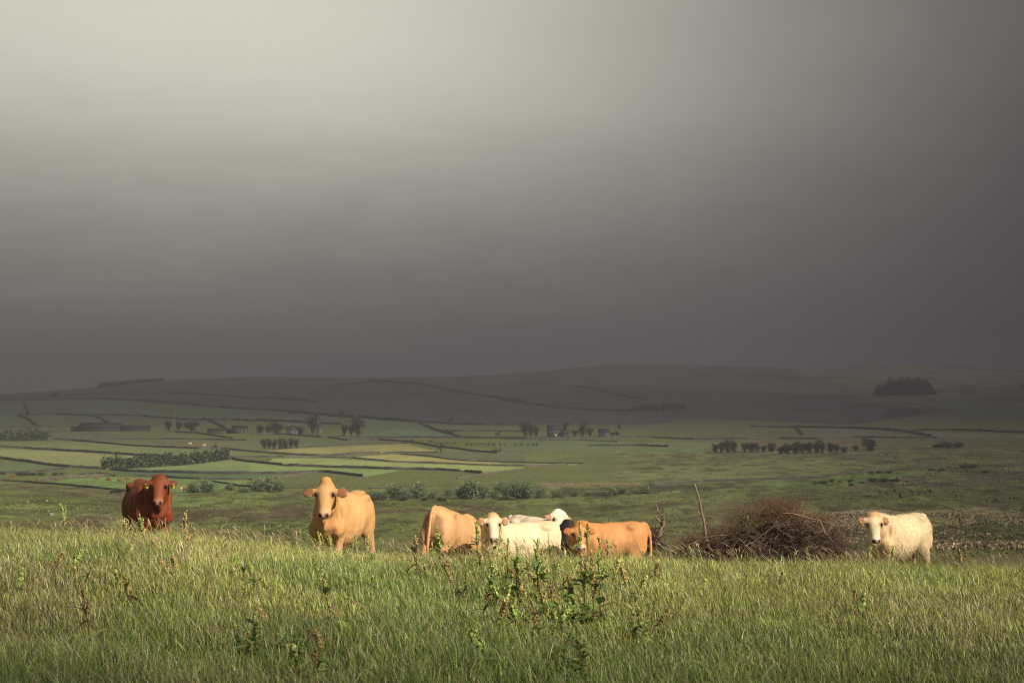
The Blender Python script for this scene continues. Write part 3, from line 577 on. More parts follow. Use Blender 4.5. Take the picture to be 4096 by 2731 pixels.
# ------------------------------------------------------------------ farm buildings
def house(px, py, wpx, wall_m, roof_m, depth, colw, colr, label, cat, name, wins=0, chims=0, rz=0.0, door=False, grp=None):
    p = ray(px, py, 500); sc = p[1] / FP; L = wpx * sc; wm = wall_m; e = empty(name, (p[0], p[1], p[2]), rz)
    mb = MB(); mb.box((0, 0, wm / 2 - .5), (L, depth, wm + 1), col=colw)
    for sx in (-1, 1):
        x = sx * L / 2; mb.add([(x, -depth / 2, wm), (x, depth / 2, wm), (x, 0, wm + roof_m)], [(0, 1, 2)], None, colw)
    mb.build('wall', M_build, e)
    rb = MB(); ov = .35; a = (-L / 2 - ov, L / 2 + ov)
    for sy in (-1, 1):
        y0 = sy * (depth / 2 + ov); zz0 = wm - ov * roof_m / (depth / 2) + .05
        V = [(a[0], y0, zz0), (a[1], y0, zz0), (a[1], 0, wm + roof_m + .08), (a[0], 0, wm + roof_m + .08)]
        V += [(q[0], q[1], q[2] + .18) for q in V]
        rb.add(V, None, [(0, 1, 2, 3), (4, 7, 6, 5), (0, 4, 5, 1), (1, 5, 6, 2), (2, 6, 7, 3), (3, 7, 4, 0)], colr)
    r = rb.build('roof', M_build, e)
    for k in range(chims):
        cb = MB(); x = (-1 if k == 0 else 1) * (L / 2 - .5); cb.box((x, 0, wm + roof_m + .5), (.9, .7, 1.6), col=colw); cb.build('chimney', M_build, r)
    for k in range(wins):
        wb = MB(); x = -L / 2 + L * (k + .5) / wins; wb.box((x, -depth / 2 - .02, wm * .6), (.9, .08, 1.1), col=(.02, .02, .022)); wb.build('window', M_build, e)
    if door:
        db = MB(); db.box((L * .1, -depth / 2 - .03, 1.0), (1.4, .08, 2.2), col=(.3, .3, .28)); db.build('door', M_build, e)
    tag(e, label, cat, grp)
dk = (.045, .042, .042); dr = (.03, .028, .03); pale = (.14, .135, .13); brn = (.10, .085, .075)
house(*ZA(860, 690), 340 * .467, 2.4, 3.0, 16, dk, dr, 'long dark barn with a low pitched roof in the left fields', 'barn', 'long_barn', grp='left farm sheds')
house(*ZA(1150, 690), 240 * .467, 2.0, 1.7, 14, dk, dr, 'low shed joined to the right end of the long dark barn', 'shed', 'farm_shed', grp='left farm sheds')
house(*ZA(660, 692), 85 * .467, 1.9, 1.2, 8, dk, dr, 'small shed at the left end of the long dark barn', 'shed', 'farm_shed', grp='left farm sheds')
house(*ZA(2050, 710), 120 * .467, 3.3, 1.7, 8, brn, dr, 'grey farmhouse with two chimneys right of the three farm trees', 'farmhouse', 'farmhouse', 4, 2, grp='farmhouses in the valley')
house(*ZA(1880, 710), 200 * .467, 1.9, 1.2, 7, brn, dr, 'long low outbuilding left of the two chimney farmhouse', 'outbuilding', 'farm_outbuilding')
house(*ZB(360, 720), 80 * .467, 3.0, 2.4, 8, pale, (.06, .058, .06), 'whitewashed farmhouse between dark trees above the tan cow', 'farmhouse', 'farmhouse', 2, 2, .2, grp='farmhouses in the valley')
house(*ZB(592, 725), 36 * .467, 4.5, 3.0, 6, pale, (.05, .05, .05), 'small whitewashed cottage right of the tallest farm tree', 'cottage', 'cottage', 1, 1)
house(*ZC(462, 742), 118 * .467, 4.8, 2.6, 8, (.085, .078, .072), (.045, .04, .042), 'two storey brown farmhouse among tall trees in the valley centre', 'farmhouse', 'farmhouse', 4, 2, 0, True, grp='farmhouses in the valley')
house(*ZC(558, 742), 80 * .467, 2.8, 1.6, 7, (.08, .07, .065), (.06, .045, .045), 'lower brown wing at the right of the central farmhouse', 'outbuilding', 'farm_outbuilding', 2)
house(*ZC(890, 738), 90 * .467, 3.0, 1.8, 6, (.09, .075, .065), dr, 'small stone shed left of the little trees in the centre', 'shed', 'farm_shed', 1)
for k, (a, b) in enumerate([(1527, 698)]):
    p = ray(*ZA(a, b), 500); mb = MB(); mb.tube([p + [0, -14, -.5], p + [0, -14, 14.5]], [.16, .10], 6, col=(.2, .19, .18)); mb.box(p + [0, -14, 13.6], (1.8, .12, .12), col=(.15, .14, .13))
    tag(mb.build('utility_pole', M_bark), 'pale utility pole standing in front of the middle farm tree', 'pole')

# ------------------------------------------------------------------ rough pasture tussocks
def tussocks(n, dlo, dhi, h0, h1, cols, name, label, mask=None, seed=0, per=5):
    r = np.random.default_rng(100 + seed); d = np.exp(r.uniform(math.log(dlo), math.log(dhi), n)); px = r.uniform(-500, 4600, n); x = (px - 2048) / FP * d
    w = fbm(x / 7, d / 24, 4, seed + 50); keep = r.random(n) < sm(w, .38, .6)
    if mask is not None: keep &= mask(px, HY - FP * zt(x, d) / d, d, r)
    x, d, px = x[keep], d[keep], px[keep]; n = len(x); z = zt(x, d)
    V = []; C = []
    hh = r.uniform(h0, h1, n); cidx = r.integers(0, len(cols), n); base = np.array(cols)[cidx] * r.uniform(.6, 1.35, (n, 1))
    for k in range(per):
        a = r.uniform(0, 6.28, n); rad = hh * r.uniform(.2, .9, n); w_ = hh * r.uniform(.25, .5, n)
        ox = np.cos(a) * rad * .6; oy = np.sin(a) * rad * .6; tx, ty = -np.sin(a), np.cos(a)
        p0 = np.stack([x + ox * .5 - tx * w_, d + oy * .5 - ty * w_, z - .05], 1); p1 = np.stack([x + ox * .5 + tx * w_, d + oy * .5 + ty * w_, z - .05], 1)
        p2 = np.stack([x + ox * 1.5 + tx * w_ * .5, d + oy * 1.5 + ty * w_ * .5, z + hh * r.uniform(.6, 1, n)], 1); p3 = np.stack([x + ox * 1.3 - tx * w_ * .6, d + oy * 1.3 - ty * w_ * .6, z + hh * r.uniform(.5, 1, n)], 1)
        V.append(np.stack([p0, p1, p2, p3], 1)); C.append(np.repeat(base[:, None] * r.uniform(.8, 1.2, (n, 1, 1)), 4, 1))
    V = np.concatenate(V).reshape(-1, 3); C = np.concatenate(C).reshape(-1, 3); q = np.arange(len(V) // 4)[:, None] * 4 + np.arange(4)
    o = npmesh(name, V, q, M_tuss, None, C); tag(o, label, 'rough grass', kind='stuff')
tussocks(70000, 170, 620, .08, .26, [(.12, .16, .05), (.10, .13, .05), (.16, .16, .065), (.09, .085, .045)], 'rough_grass', 'tussocky green and olive rough grass below the field walls', seed=1)
tussocks(26000, 170, 330, .2, .5, [(.34, .27, .17), (.26, .21, .13), (.18, .15, .09), (.42, .33, .21)], 'dry_rushes', 'pale dry rushes covering the boggy ground at the right',
         lambda px, py, d, r: (px > 2850 + 300 * r.random(px.size)) & (py > 2030) & (py < 2200), seed=2)
tussocks(9000, 380, 950, .2, .6, [(.075, .062, .045), (.09, .07, .05), (.06, .06, .04)], 'heather_clumps', 'dark heather and rush clumps on the right hand slope',
         lambda px, py, d, r: (px > 3250 + 500 * r.random(px.size)) & (py > 1800) & (py < 2030) & (fbm(px / 160, py / 22, 3, 77) > .5), seed=3)

# rocks in the grass at the left
RK = [(240, 1300, 24), (225, 1328, 16), (285, 1325, 18), (335, 1374, 22), (400, 1292, 36), (412, 1380, 24), (472, 1290, 18), (565, 1302, 14), (605, 1304, 16), (660, 1357, 26), (765, 1364, 18), (815, 1307, 22), (440, 1412, 60), (12, 1336, 18), (482, 1364, 18), (200, 1330, 12), (395, 1345, 14), (300, 1288, 14)]
RL = ['pale rock high in the left rough grass', 'small rock beneath the highest pale rock', 'small rock right of the highest pale rocks', 'bright rounded rock low in the left rough grass', 'broad flat rock on the upper left slope', 'dark rock low on the left slope', 'small rock right of the broad flat rock', 'small grey rock, left one of a pair', 'small grey rock, right one of a pair', 'pale flat rock right of the rock scatter', 'small rock between scatter and red cow', 'pale rock nearest the red cow back', 'widest dark rock just over the grass tips', 'pale rock at the left picture edge', 'small rock in the middle of the left scatter', 'tiny rock left of the highest pale rocks', 'tiny rock in the centre of the left scatter', 'tiny rock near the top of the left scatter']
for (a, b, w_), lb in zip(RK, RL):
    p = ray(*ZA(a, b), 150); r = w_ * .467 * .55 * p[1] / FP; mb = MB(); V, F_ = icos(2); V = V * (1 + .18 * rng.normal(size=(len(V), 1)) * .6)
    mb.add(V * (r, r * .8, r * .55), F_, None, np.array((.26, .22, .19)) * (.7 + .5 * random.random())); o = mb.build('rock', M_stone); o.location = p + [0, 0, r * .15]; o.rotation_euler = (0, 0, random.random() * 6)
    tag(o, lb, 'rock', 'rocks scattered on the left slope')

# ------------------------------------------------------------------ cattle
def frame(fwd, up=(0, 0, 1)):
    f = Vector(fwd).normalized(); s_ = Vector(up).cross(f); s_.normalize(); u = f.cross(s_); return np.array([f[:], s_[:], u[:]]).T   # columns fwd, left, up
class Parts:
    def __init__(s): s.mb = MB()
    def chain(s, pts, rad, wid=None, R=None, k=12, sub=5):
        """smooth tapered limb, rings perpendicular to the path; wid: side radii"""
        pts = np.array(pts, float); n = len(pts); tt_ = np.linspace(0, n - 1, (n - 1) * sub + 1)
        ip = lambda A: np.stack([np.interp(tt_, range(n), A[:, q]) for q in range(A.shape[1])], 1)
        A = np.hstack([pts, np.array(rad, float)[:, None], np.array(wid if wid is not None else rad, float)[:, None]]); B = ip(A)
        for _ in range(2): B[1:-1] = (B[:-2] + 2 * B[1:-1] + B[2:]) / 4
        P = B[:, :3]; tg = np.gradient(P, axis=0); tg /= np.linalg.norm(tg, axis=1)[:, None] + 1e-9
        side = np.array(R[:, 1] if R is not None else (0, 1, 0), float); a = side - tg * (tg @ side)[:, None]; a /= np.linalg.norm(a, axis=1)[:, None] + 1e-9; b = np.cross(tg, a)
        th = np.arange(k) * 2 * math.pi / k
        V = P[:, None] + (B[:, 4, None, None] * np.cos(th)[None, :, None]) * a[:, None] + (B[:, 3, None, None] * np.sin(th)[None, :, None]) * b[:, None]
        m = len(P); V = np.vstack([V.reshape(-1, 3), P[0] - tg[0] * B[0, 3] * .35, P[-1] + tg[-1] * B[-1, 3] * .35])
        i = np.arange(m - 1)[:, None] * k; j = np.arange(k)[None]; F4 = np.stack([i + j, i + (j + 1) % k, i + k + (j + 1) % k, i + k + j], -1).reshape(-1, 4)
        F3 = [(m * k, (q + 1) % k, q) for q in range(k)] + [(m * k + 1, (m - 1) * k + q, (m - 1) * k + (q + 1) % k) for q in range(k)]
        s.mb.add(V, F3, F4)
def sculpt(mb, voxel, smooth):
    o = mb.build('tmp', None); m = o.modifiers.new('r', 'REMESH'); m.mode = 'VOXEL'; m.voxel_size = voxel
    m2 = o.modifiers.new('s', 'SMOOTH'); m2.factor = .5; m2.iterations = smooth
    dg = bpy.context.evaluated_depsgraph_get(); ev = o.evaluated_get(dg); me = bpy.data.meshes.new_from_object(ev)
    n = len(me.vertices); V = np.zeros(n * 3, np.float32); me.vertices.foreach_get('co', V); V = V.reshape(-1, 3).astype(float)
    N = np.zeros(n * 3, np.float32); me.vertices.foreach_get('normal', N); N = N.reshape(-1, 3).astype(float)
    F = np.array([list(p.vertices) if len(p.vertices) == 4 else list(p.vertices) + [p.vertices[-1]] for p in me.polygons], dtype=np.int32)
    old = o.data; bpy.data.objects.remove(o); bpy.data.meshes.remove(old); bpy.data.meshes.remove(me)
    return V, N, F
def cow(px, d, th, sc, head_px, head_py, head_d, face, colour, label, opts={}):
    """px, d: ground point under the body centre; th: heading in degrees; head_*: where the poll is; face: world direction poll -> muzzle"""
    x = (px - 2048) / FP * d; z = float(zt(x, d)); z -= .03
    root = empty('cow', (x, d, z), math.radians(th)); root.scale = (sc, sc, sc); root.rotation_euler.y = math.radians(opts.get('pitch', 0))
    Rw = np.array(root.rotation_euler.to_matrix())
    toL = lambda p: (Rw.T @ (np.array(p) - (x, d, z))) / sc
    poll = toL(((head_px - 2048) / FP * head_d, head_d, (HY - head_py) / FP * head_d)); f = Rw.T @ np.array(face, float)
    H = frame(f, opts.get('hup', (0, 0, 1))); fat = opts.get('fat', 1.0); hs = opts.get('head', 1.0)
    P = Parts()
    # trunk: shaped cross sections along the spine
    st = [(-.80, 1.05, .10, .13), (-.76, 1.03, .19, .24), (-.66, 1.02, .245, .30), (-.52, 1.01, .275, .33), (-.34, .985, .275, .345), (-.12, .945, .31, .385),
          (.10, .925, .32, .405), (.28, .925, .30, .41), (.44, .95, .26, .385), (.58, .97, .22, .335), (.68, .98, .165, .26), (.75, .99, .09, .16)]
    k = 20; V = []
    for (xx, zc, w_, h_) in st:
        w_ = w_ * fat; 
        for q in range(k):
            a = q * 2 * math.pi / k; cs, sn = math.cos(a), math.sin(a); e_ = .86
            yy = math.copysign(abs(cs) ** e_, cs) * w_ * (1 - .22 * max(0, sn) ** 2); zz = math.copysign(abs(sn) ** (e_ if sn < 0 else 1.0), sn) * h_
            V.append((xx, yy, zc + zz))
    n = len(st); V += [(-.83, 0, 1.05), (.79, 0, .99)]; F4 = []; F3 = []
    for r in range(n - 1):
        for q in range(k): F4.append((r * k + q, r * k + (q + 1) % k, (r + 1) * k + (q + 1) % k, (r + 1) * k + q))
    for q in range(k): F3.append((n * k, (q + 1) % k, q)); F3.append((n * k + 1, (n - 1) * k + q, (n - 1) * k + (q + 1) % k))
    P.mb.add(V, F3, F4)
    for sd in (-1, 1):   # hips, shoulders
        P.mb.ico((-.46, sd * .175, 1.225), (.13, .08, .075)); P.mb.ico((-.74, sd * .09, 1.14), (.07, .055, .06))
        P.mb.ico((.42, sd * .175, 1.06), (.16, .12, .24)); P.mb.ico((.55, sd * .18, .84), (.14, .12, .17)); P.mb.ico((.64, 0, .82), (.10, .10, .14)); P.mb.ico((-.56, sd * .18, .88), (.22, .115, .27))
    P.mb.ico((.36, 0, 1.27), (.28, .09, .07)); P.mb.ico((-.52, 0, 1.31), (.2, .05, .045))
    # legs
    lg = opts.get('legs', [(0, 0), (0, 0), (0, 0), (0, 0)])
    for idx, (sx, sy) in enumerate(((1, 1), (1, -1), (-1, 1), (-1, -1))):
        dx, dy = lg[idx]; y = sy * .165
        if sx > 0: P.chain([(.47, y, .92), (.47, y * 1.05, .70), (.49 + dx * .4, y, .42), (.48 + dx * .8, y, .16), (.49 + dx, y + dy, .09), (.52 + dx, y + dy, .0)], [.14, .105, .062, .045, .052, .062], [.09, .075, .055, .04, .045, .055])
        else: P.chain([(-.52, y, 1.0), (-.48, y * 1.15, .76), (-.64 + dx * .4, y * 1.05, .50), (-.66 + dx * .7, y, .40), (-.62 + dx, y, .14), (-.60 + dx, y + dy, .08), (-.57 + dx, y + dy, .0)], [.22, .17, .085, .068, .046, .052, .062], [.11, .105, .065, .055, .042, .046, .055])
    # tail
    tsw = opts.get('tail', 0.0)
    P.chain([(-.72, 0, 1.30), (-.82, 0, 1.27), (-.88, tsw * .4, 1.12), (-.90, tsw, .85), (-.89, tsw, .62), (-.88, tsw, .45)], [.05, .042, .03, .026, .034, .02])
    # neck
    wz = np.array([.50, 0, 1.12]); H0 = poll + H[:, 0] * .10 * hs - H[:, 2] * .09 * hs
    back = poll - H[:, 2] * .10 * hs + H[:, 0] * .07 * hs
    mid = (wz * .5 + back * .5) + np.array([.03, 0, -.01])
    ns = frame(back - wz)
    P.chain([(.30, 0, 1.06), wz, mid, back, H0], [.29, .285, .235, .17, .11], [.20, .20, .175, .145, .12], R=ns)
    if not opts.get('graze'):
        lowneck = np.array([.66, 0, .88]); P.chain([(.52, 0, .78), lowneck, (lowneck + back) * .5 + [.06, 0, -.06], back + H[:, 0] * .1 - np.array([0, 0, .06])], [.13, .13, .12, .07], [.05, .05, .04, .04], R=ns)
    # head
    hp = lambda a, b, c: poll + (H[:, 0] * a + H[:, 1] * b + H[:, 2] * c) * hs
    dm = opts.get('dome', 0.0); stn = [(-.02 - .02 * dm, -.05, .112 - .03 * dm, .06), (.04, -.075, .138 - .01 * dm, .10), (.12, -.09, .146, .125), (.20, -.095, .142, .135), (.29, -.10, .118, .125), (.38, -.098, .098, .10), (.45, -.095, .098, .09), (.505, -.092, .092, .078), (.535, -.095, .062, .05)]
    P.chain([hp(a, 0, c) for a, c, w_, h_ in stn], [h_ * hs for *_, h_ in stn], [w_ * hs for a, c, w_, h_ in stn], R=H, k=16, sub=3)
    for sd in (-1, 1): P.mb.ico(hp(.185, sd * .12, -.03), np.array((.055, .03, .034)) * hs, H); P.mb.ico(hp(.25, sd * .05, -.16), np.array((.13, .03, .06)) * hs, H)
    P.mb.ico(hp(.0 - .02 * dm, 0, -.02), np.array((.045 + .03 * dm, .11 - .02 * dm, .07)) * hs, H); P.mb.ico(hp(.505, 0, -.075), np.array((.032, .09, .05)) * hs, H); P.mb.ico(hp(.47, 0, -.15), np.array((.06, .045, .03)) * hs, H)
    ears = opts.get('ears', (1, 1)); ez = opts.get('earz', -.12); earc = []
    for sd, on in zip((-1, 1), ears):
        if not on: continue
        ax = H[:, 1] * sd + H[:, 2] * .0 + H[:, 0] * .10 + np.array([0, 0, ez]); ax /= np.linalg.norm(ax); E = np.array([ax, np.cross(H[:, 2], ax), H[:, 2]]).T
        b0 = hp(.085 + .04 * dm, sd * .125, -.055); L = .205 * hs * opts.get('earl', 1.0)
        up = H[:, 0]  # ear blade faces forward of the face
        E = np.stack([ax, -up, H[:, 2]], 1)
        P.chain([b0, b0 + ax * L * .22, b0 + ax * L * .5, b0 + ax * L * .8, b0 + ax * L * 1.0], np.array([.036, .062, .092, .080, .034]) * hs, np.array([.034, .034, .030, .028, .022]) * hs, R=np.stack([ax, H[:, 2], up], 1), k=10, sub=3)
        earc.append((sd, b0, ax, L))
    vox = opts.get('vox', .02); V, N, F = sculpt(P.mb, vox, 9)
    rl0 = (V - poll) @ H / hs; hd0 = (rl0[:, 0] > -.1) & (np.abs(rl0[:, 1]) < .2) & (rl0[:, 2] > -.3) & (rl0[:, 2] < .15)
    relief = .022 * (fbm(V[:, 0] * 7 + 5, V[:, 2] * 1.8 + V[:, 1] * 2, 3, 61) - .5) + .035 * (fbm(V[:, 0] * 2.6 + 1, V[:, 2] * 2.2 + V[:, 1] * 3, 2, 62) - .5)
    relief += .004 * np.sin(V[:, 0] * 46 + 2 * np.sin(V[:, 2] * 6)) * sm(V[:, 0], -.35, -.1) * sm(V[:, 0], .32, .2) * sm(V[:, 2], .72, .85) * sm(V[:, 2], 1.18, 1.05)
    relief += .014 * np.sin(V[:, 0] * 38 + V[:, 2] * 14) * sm(V[:, 0], .45, .6) * sm(V[:, 2], 1.35, 1.1) * sm(V[:, 2], .7, .85)
    ga = lambda cx, cz, rx, rz: np.exp(-((V[:, 0] - cx) / rx) ** 2 - ((V[:, 2] - cz) / rz) ** 2) * (np.abs(V[:, 1]) > .08)
    relief += -.012 * ga(-.33, 1.15, .10, .13) - .035 * ga(.20, .98, .045, .26) + .022 * ga(.34, 1.0, .07, .24) - .030 * ga(-.27, .72, .07, .12) + .008 * ga(-.50, 1.0, .12, .14) - .025 * ga(-.70, .92, .04, .2) - .03 * ga(.56, 1.02, .035, .18)
    V = V + N * (relief * np.where(hd0, .25, 1.0) * sm(V[:, 2], .3, .6))[:, None]
    # colour of the coat, region by region, with some painted shade
    base = np.array(colour['coat']); C = np.tile(base, (len(V), 1)); rel = (V - poll) @ H / hs
    def put(w, col): C[:] = C * (1 - w[:, None]) + np.array(col) * w[:, None]
    nz = fbm(V[:, 0] * 6 + V[:, 1] * 4, V[:, 2] * 3 + V[:, 1] * 5, 3, 60)
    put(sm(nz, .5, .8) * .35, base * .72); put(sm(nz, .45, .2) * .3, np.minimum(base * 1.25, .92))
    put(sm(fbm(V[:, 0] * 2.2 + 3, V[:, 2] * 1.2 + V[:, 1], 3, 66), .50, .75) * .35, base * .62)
    put(ga(.20, .98, .05, .26) * .25 + ga(-.33, 1.1, .1, .13) * .06, base * .6); put(sm(V[:, 2], .55, .2) * .5, base * .5 + .02)  # shoulder groove and flank hollow get painted crease shade; legs get dirt
    if 'belly' in colour: put(sm(V[:, 2], .75, .45), colour['belly'])
    hd = (rel[:, 0] > -.08) & (np.abs(rel[:, 1]) < .17) & (rel[:, 2] > -.28) & (rel[:, 2] < .12)
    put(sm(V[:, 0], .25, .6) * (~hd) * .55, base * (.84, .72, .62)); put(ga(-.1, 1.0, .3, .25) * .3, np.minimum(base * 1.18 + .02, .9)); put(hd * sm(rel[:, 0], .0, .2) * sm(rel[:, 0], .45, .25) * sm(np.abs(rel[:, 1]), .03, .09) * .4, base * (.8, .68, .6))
    put(hd * sm(rel[:, 0], .40, .48) * sm(rel[:, 2], -.26, -.2), colour['muzzle']); put(hd * sm(rel[:, 0], .47, .52) * (rel[:, 2] > -.15), colour['nose'])
    put(hd * sm(rel[:, 0], .12, .0) * (rel[:, 2] > -.12), colour['poll'])
    for sd in (-1, 1):
        q = np.linalg.norm((rel - (.512, sd * .05, -.058)), axis=1); put(sm(q, .042, .024), (.03, .014, .012))
        q = np.linalg.norm((rel - (.205, sd * .125, -.01)) * (1, .9, 1.1), axis=1); put(sm(q, .075, .04) * .75, base * .3)
    q = np.linalg.norm((rel - (.50, 0, -.135)) * (1, .35, 3.0), axis=1); put(sm(q, .045, .02) * .7, (.06, .035, .03))
    for sd, b0, ax, L in earc:
        r_ = V - b0; al_ = r_ @ ax; pr = np.linalg.norm(r_ - al_[:, None] * ax, axis=1); face_f = (r_ @ H[:, 2]) 
        inr = (al_ > .25 * L) & (al_ < .92 * L) & (pr < .066 * hs) & ((N @ H[:, 2]) > .2)
        put(inr * 1.0 * .8, colour['ear']); 
    if opts.get('rear'):
        q = sm(V[:, 0], -.70, -.80) * sm(np.abs(V[:, 1]), .03, .06) * sm(V[:, 2], 1.2, 1.1); put(q * .6, base * .35)  # rump beside the tail darkened, shade painted into the coat
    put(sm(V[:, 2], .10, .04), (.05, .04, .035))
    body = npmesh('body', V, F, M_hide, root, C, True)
    if opts.get('eyes', True):
        for sd in (-1, 1):
            eb = MB(); eb.ico(hp(.205, sd * .124, -.008), np.array((.030, .024, .026)) * hs, H, col=(.006, .004, .004)); eb.build('eye', M_eye, root, True)
    for sd, b0, ax, L in earc:
        if (sd < 0 and opts.get('tagr')) or (sd > 0 and opts.get('tagl')):
            tb = MB(); c0 = b0 + ax * L * .55 + H[:, 2] * .035 - np.array([0, 0, .055]); s1 = np.cross(np.array([0, 0, 1.]), H[:, 2]); s1 /= np.linalg.norm(s1); n1 = np.cross(s1, (0, 0, 1.)); q = []
            for dz_ in (0, .012):
                for (u_, v_) in ((-.014, .03), (.014, .03), (.03, .005), (.03, -.04), (-.03, -.04), (-.03, .005)): q.append(c0 + s1 * u_ + np.array([0, 0, v_]) - n1 * dz_)
            fs = [(0, 1, 2, 5), (5, 2, 3, 4), (6, 11, 8, 7), (11, 10, 9, 8)] + [(a, a + 6, (a + 1) % 6 + 6, (a + 1) % 6) for a in range(6)]
            tb.add(q, None, fs, (.62, .55, .05)); tb.build('ear_tag', M_tag, root)
    # coat: short hairs over the hide, longer where the coat is shaggy
    nh = int(opts.get('hairs', 14000) * .55); hl = opts.get('hairlen', .02) * .8
    if nh:
        fi = rng.integers(0, len(F), nh); w2 = rng.dirichlet((1, 1, 1, 1), nh)[:, :, None]; pos = (V[F[fi]] * w2).sum(1); nm = N[F[fi, 0]]; cc = C[F[fi, 0]]
        keep = (pos[:, 2] > .3) & ~((rel[F[fi, 0], 0] > .3) & hd[F[fi, 0]]); pos, nm, cc = pos[keep], nm[keep], cc[keep]; n_ = len(pos)
        dr_ = np.array((-.35, 0, -.75)) * (1 + 0 * pos) ; dr_ = dr_ - nm * (dr_ * nm).sum(1)[:, None] + rng.normal(size=(n_, 3)) * .28; dr_ += nm * opts.get('lift', .2) * .55
        dr_ /= np.linalg.norm(dr_, axis=1)[:, None]; side = np.cross(dr_, nm); side /= np.linalg.norm(side, axis=1)[:, None] + 1e-9
        tuftz = 1 + 1.6 * fbm(pos[:, 0] * 9 + pos[:, 1] * 9, pos[:, 2] * 7, 2, 70) * opts.get('shag', .5); ln = (hl * tuftz * rng.uniform(.6, 1.4, n_))[:, None]; wd = .003
        VV = np.stack([pos - side * wd - nm * .004, pos + side * wd - nm * .004, pos + dr_ * ln], 1).reshape(-1, 3)
        cc = np.clip(cc * rng.uniform(.85, 1.15, (n_, 1)), 0, .9)
        npmesh('coat', VV, np.arange(n_ * 3).reshape(-1, 3), M_hair, root, np.repeat(cc, 3, 0))
    tag(root, label, 'cow'); return root
red = dict(coat=(.20, .056, .022), muzzle=(.30, .13, .07), nose=(.36, .19, .14), poll=(.15, .04, .015), ear=(.13, .045, .02), belly=(.35, .15, .06))
tan = dict(coat=(.56, .32, .135), muzzle=(.60, .36, .22), nose=(.52, .30, .22), poll=(.52, .26, .09), ear=(.16, .06, .035), belly=(.62, .36, .16))
org = dict(coat=(.54, .255, .095), muzzle=(.66, .50, .34), nose=(.45, .25, .2), poll=(.42, .15, .05), ear=(.36, .12, .04), belly=(.62, .34, .14))
crm = dict(coat=(.76, .60, .38), muzzle=(.84, .72, .58), nose=(.48, .26, .22), poll=(.62, .40, .20), ear=(.35, .13, .07), belly=(.66, .48, .28))
wht = dict(coat=(.76, .64, .46), muzzle=(.5, .45, .40), nose=(.35, .28, .25), poll=(.84, .74, .56), ear=(.38, .14, .08))
blk = dict(coat=(.022, .020, .022), muzzle=(.03, .026, .026), nose=(.02, .018, .018), poll=(.016, .014, .014), ear=(.06, .02, .015))
cow(590, 28.2, -66, 1.06, 639, 1906, 27.4, (.02, -.55, -.84), red, 'deep red cow facing the camera with yellow ear tags, leftmost animal', dict(head=.84, fat=.96, tagl=1, tagr=1, hairs=15000, hairlen=.012, legs=[(0, 0), (.1, 0), (0, 0), (-.1, 0)]))
cow(1370, 27.0, -109, 1.02, 1303, 1926, 26.0, (-.02, -.52, -.86), tan, 'large golden tan cow standing tall and staring at the camera', dict(dome=1, head=1.04, hairs=16000, hairlen=.011, fat=1.06, legs=[(.08, 0), (0, 0), (-.12, .03), (.08, 0)]))
cow(1790, 28.3, 64, .98, 1893, 2120, 29.2, (.55, .25, -.80), dict(tan, coat=(.54, .31, .145), poll=(.25, .09, .04), belly=(.45, .2, .08)), 'tan cow seen from behind with lowered head and hanging tail', dict(pitch=13, graze=1, rear=1, tail=-.02, hairs=15000, hairlen=.018))
cow(2080, 28.0, -160, .88, 1972, 2060, 27.2, (.06, -.50, -.86), crm, 'cream young cow facing the camera behind the tall docks in the middle', dict(head=.9, tagl=1, tagr=1, hairs=24000, hairlen=.022, lift=.45, fat=1.05))
cow(2160, 29.4, -50, 1.06, 2234, 2043, 28.9, (.10, -.50, -.84), wht, 'whitish cow behind the cream one, head raised above its rump', dict(dome=.6, head=.75, tagl=1, hairs=16000, hairlen=.018, hup=(.35, 0, 1)))
cow(2292, 28.9, -82, .84, 2270, 2082, 28.2, (-.10, -.58, -.80), blk, 'black calf peering out between the cream and orange cattle', dict(hairs=9000, hairlen=.016, head=1.0, earz=.1))
cow(2427, 27.5, -168, .82, 2316, 2099, 26.7, (.10, -.52, -.84), org, 'orange tan calf with its head behind tall dock spikes', dict(head=.95, tagr=1, hairs=24000, hairlen=.02, fat=1.08))
cow(3592, 27.4, -140, .87, 3493, 2056, 26.6, (.04, -.50, -.86), crm, 'shaggy cream calf standing alone right of the brush pile', dict(head=.98, tagl=1, tagr=1, hairs=60000, hairlen=.026, lift=.35, shag=.8, fat=1.1, earl=.85))
# far cattle and sheep: tiny in the picture
far0 = {}
def far_beast(px, py, kind, label, cat, grp, th):
    if kind not in far0:
        P = Parts(); P.chain([(-.8, 0, 1.0), (-.5, 0, 1.0), (0, 0, .95), (.45, 0, .98), (.75, 0, 1.05)], [.2, .32, .38, .36, .18], [.15, .27, .32, .26, .12])
        P.chain([(.55, 0, 1.1), (.85, 0, 1.2 if 'dn' not in kind else .8), (1.05, 0, 1.12 if 'dn' not in kind else .35)], [.22, .14, .09], [.15, .1, .07])
        for sx, sy in ((.5, .17), (.5, -.17), (-.55, .17), (-.55, -.17)): P.chain([(sx, sy, .8), (sx, sy, .4), (sx, sy, 0)], [.12, .06, .05])
        P.mb.ico((.86, .16, 1.2 if 'dn' not in kind else .75), (.03, .09, .05)); P.mb.ico((.86, -.16, 1.2 if 'dn' not in kind else .75), (.03, .09, .05))
        V, N, F = sculpt(P.mb, .06, 2); c = {'b': (.16, .07, .035), 'c': (.62, .45, .28), 'w': (.50, .48, .44)}[kind[0]]
        o = npmesh('distant_cow' if kind[0] != 'w' else 'distant_sheep', V, F, M_hide, None, np.tile(c, (len(V), 1)), True); far0[kind] = o
    else: o = far0[kind].copy(); COL.objects.link(o)
    p = ray(px, py, 150); o.location = p; o.rotation_euler = (0, 0, math.radians(th)); k = .42 if kind[0] == 'w' else 1.15; o.scale = (k, k, k); tag(o, label, cat, grp)
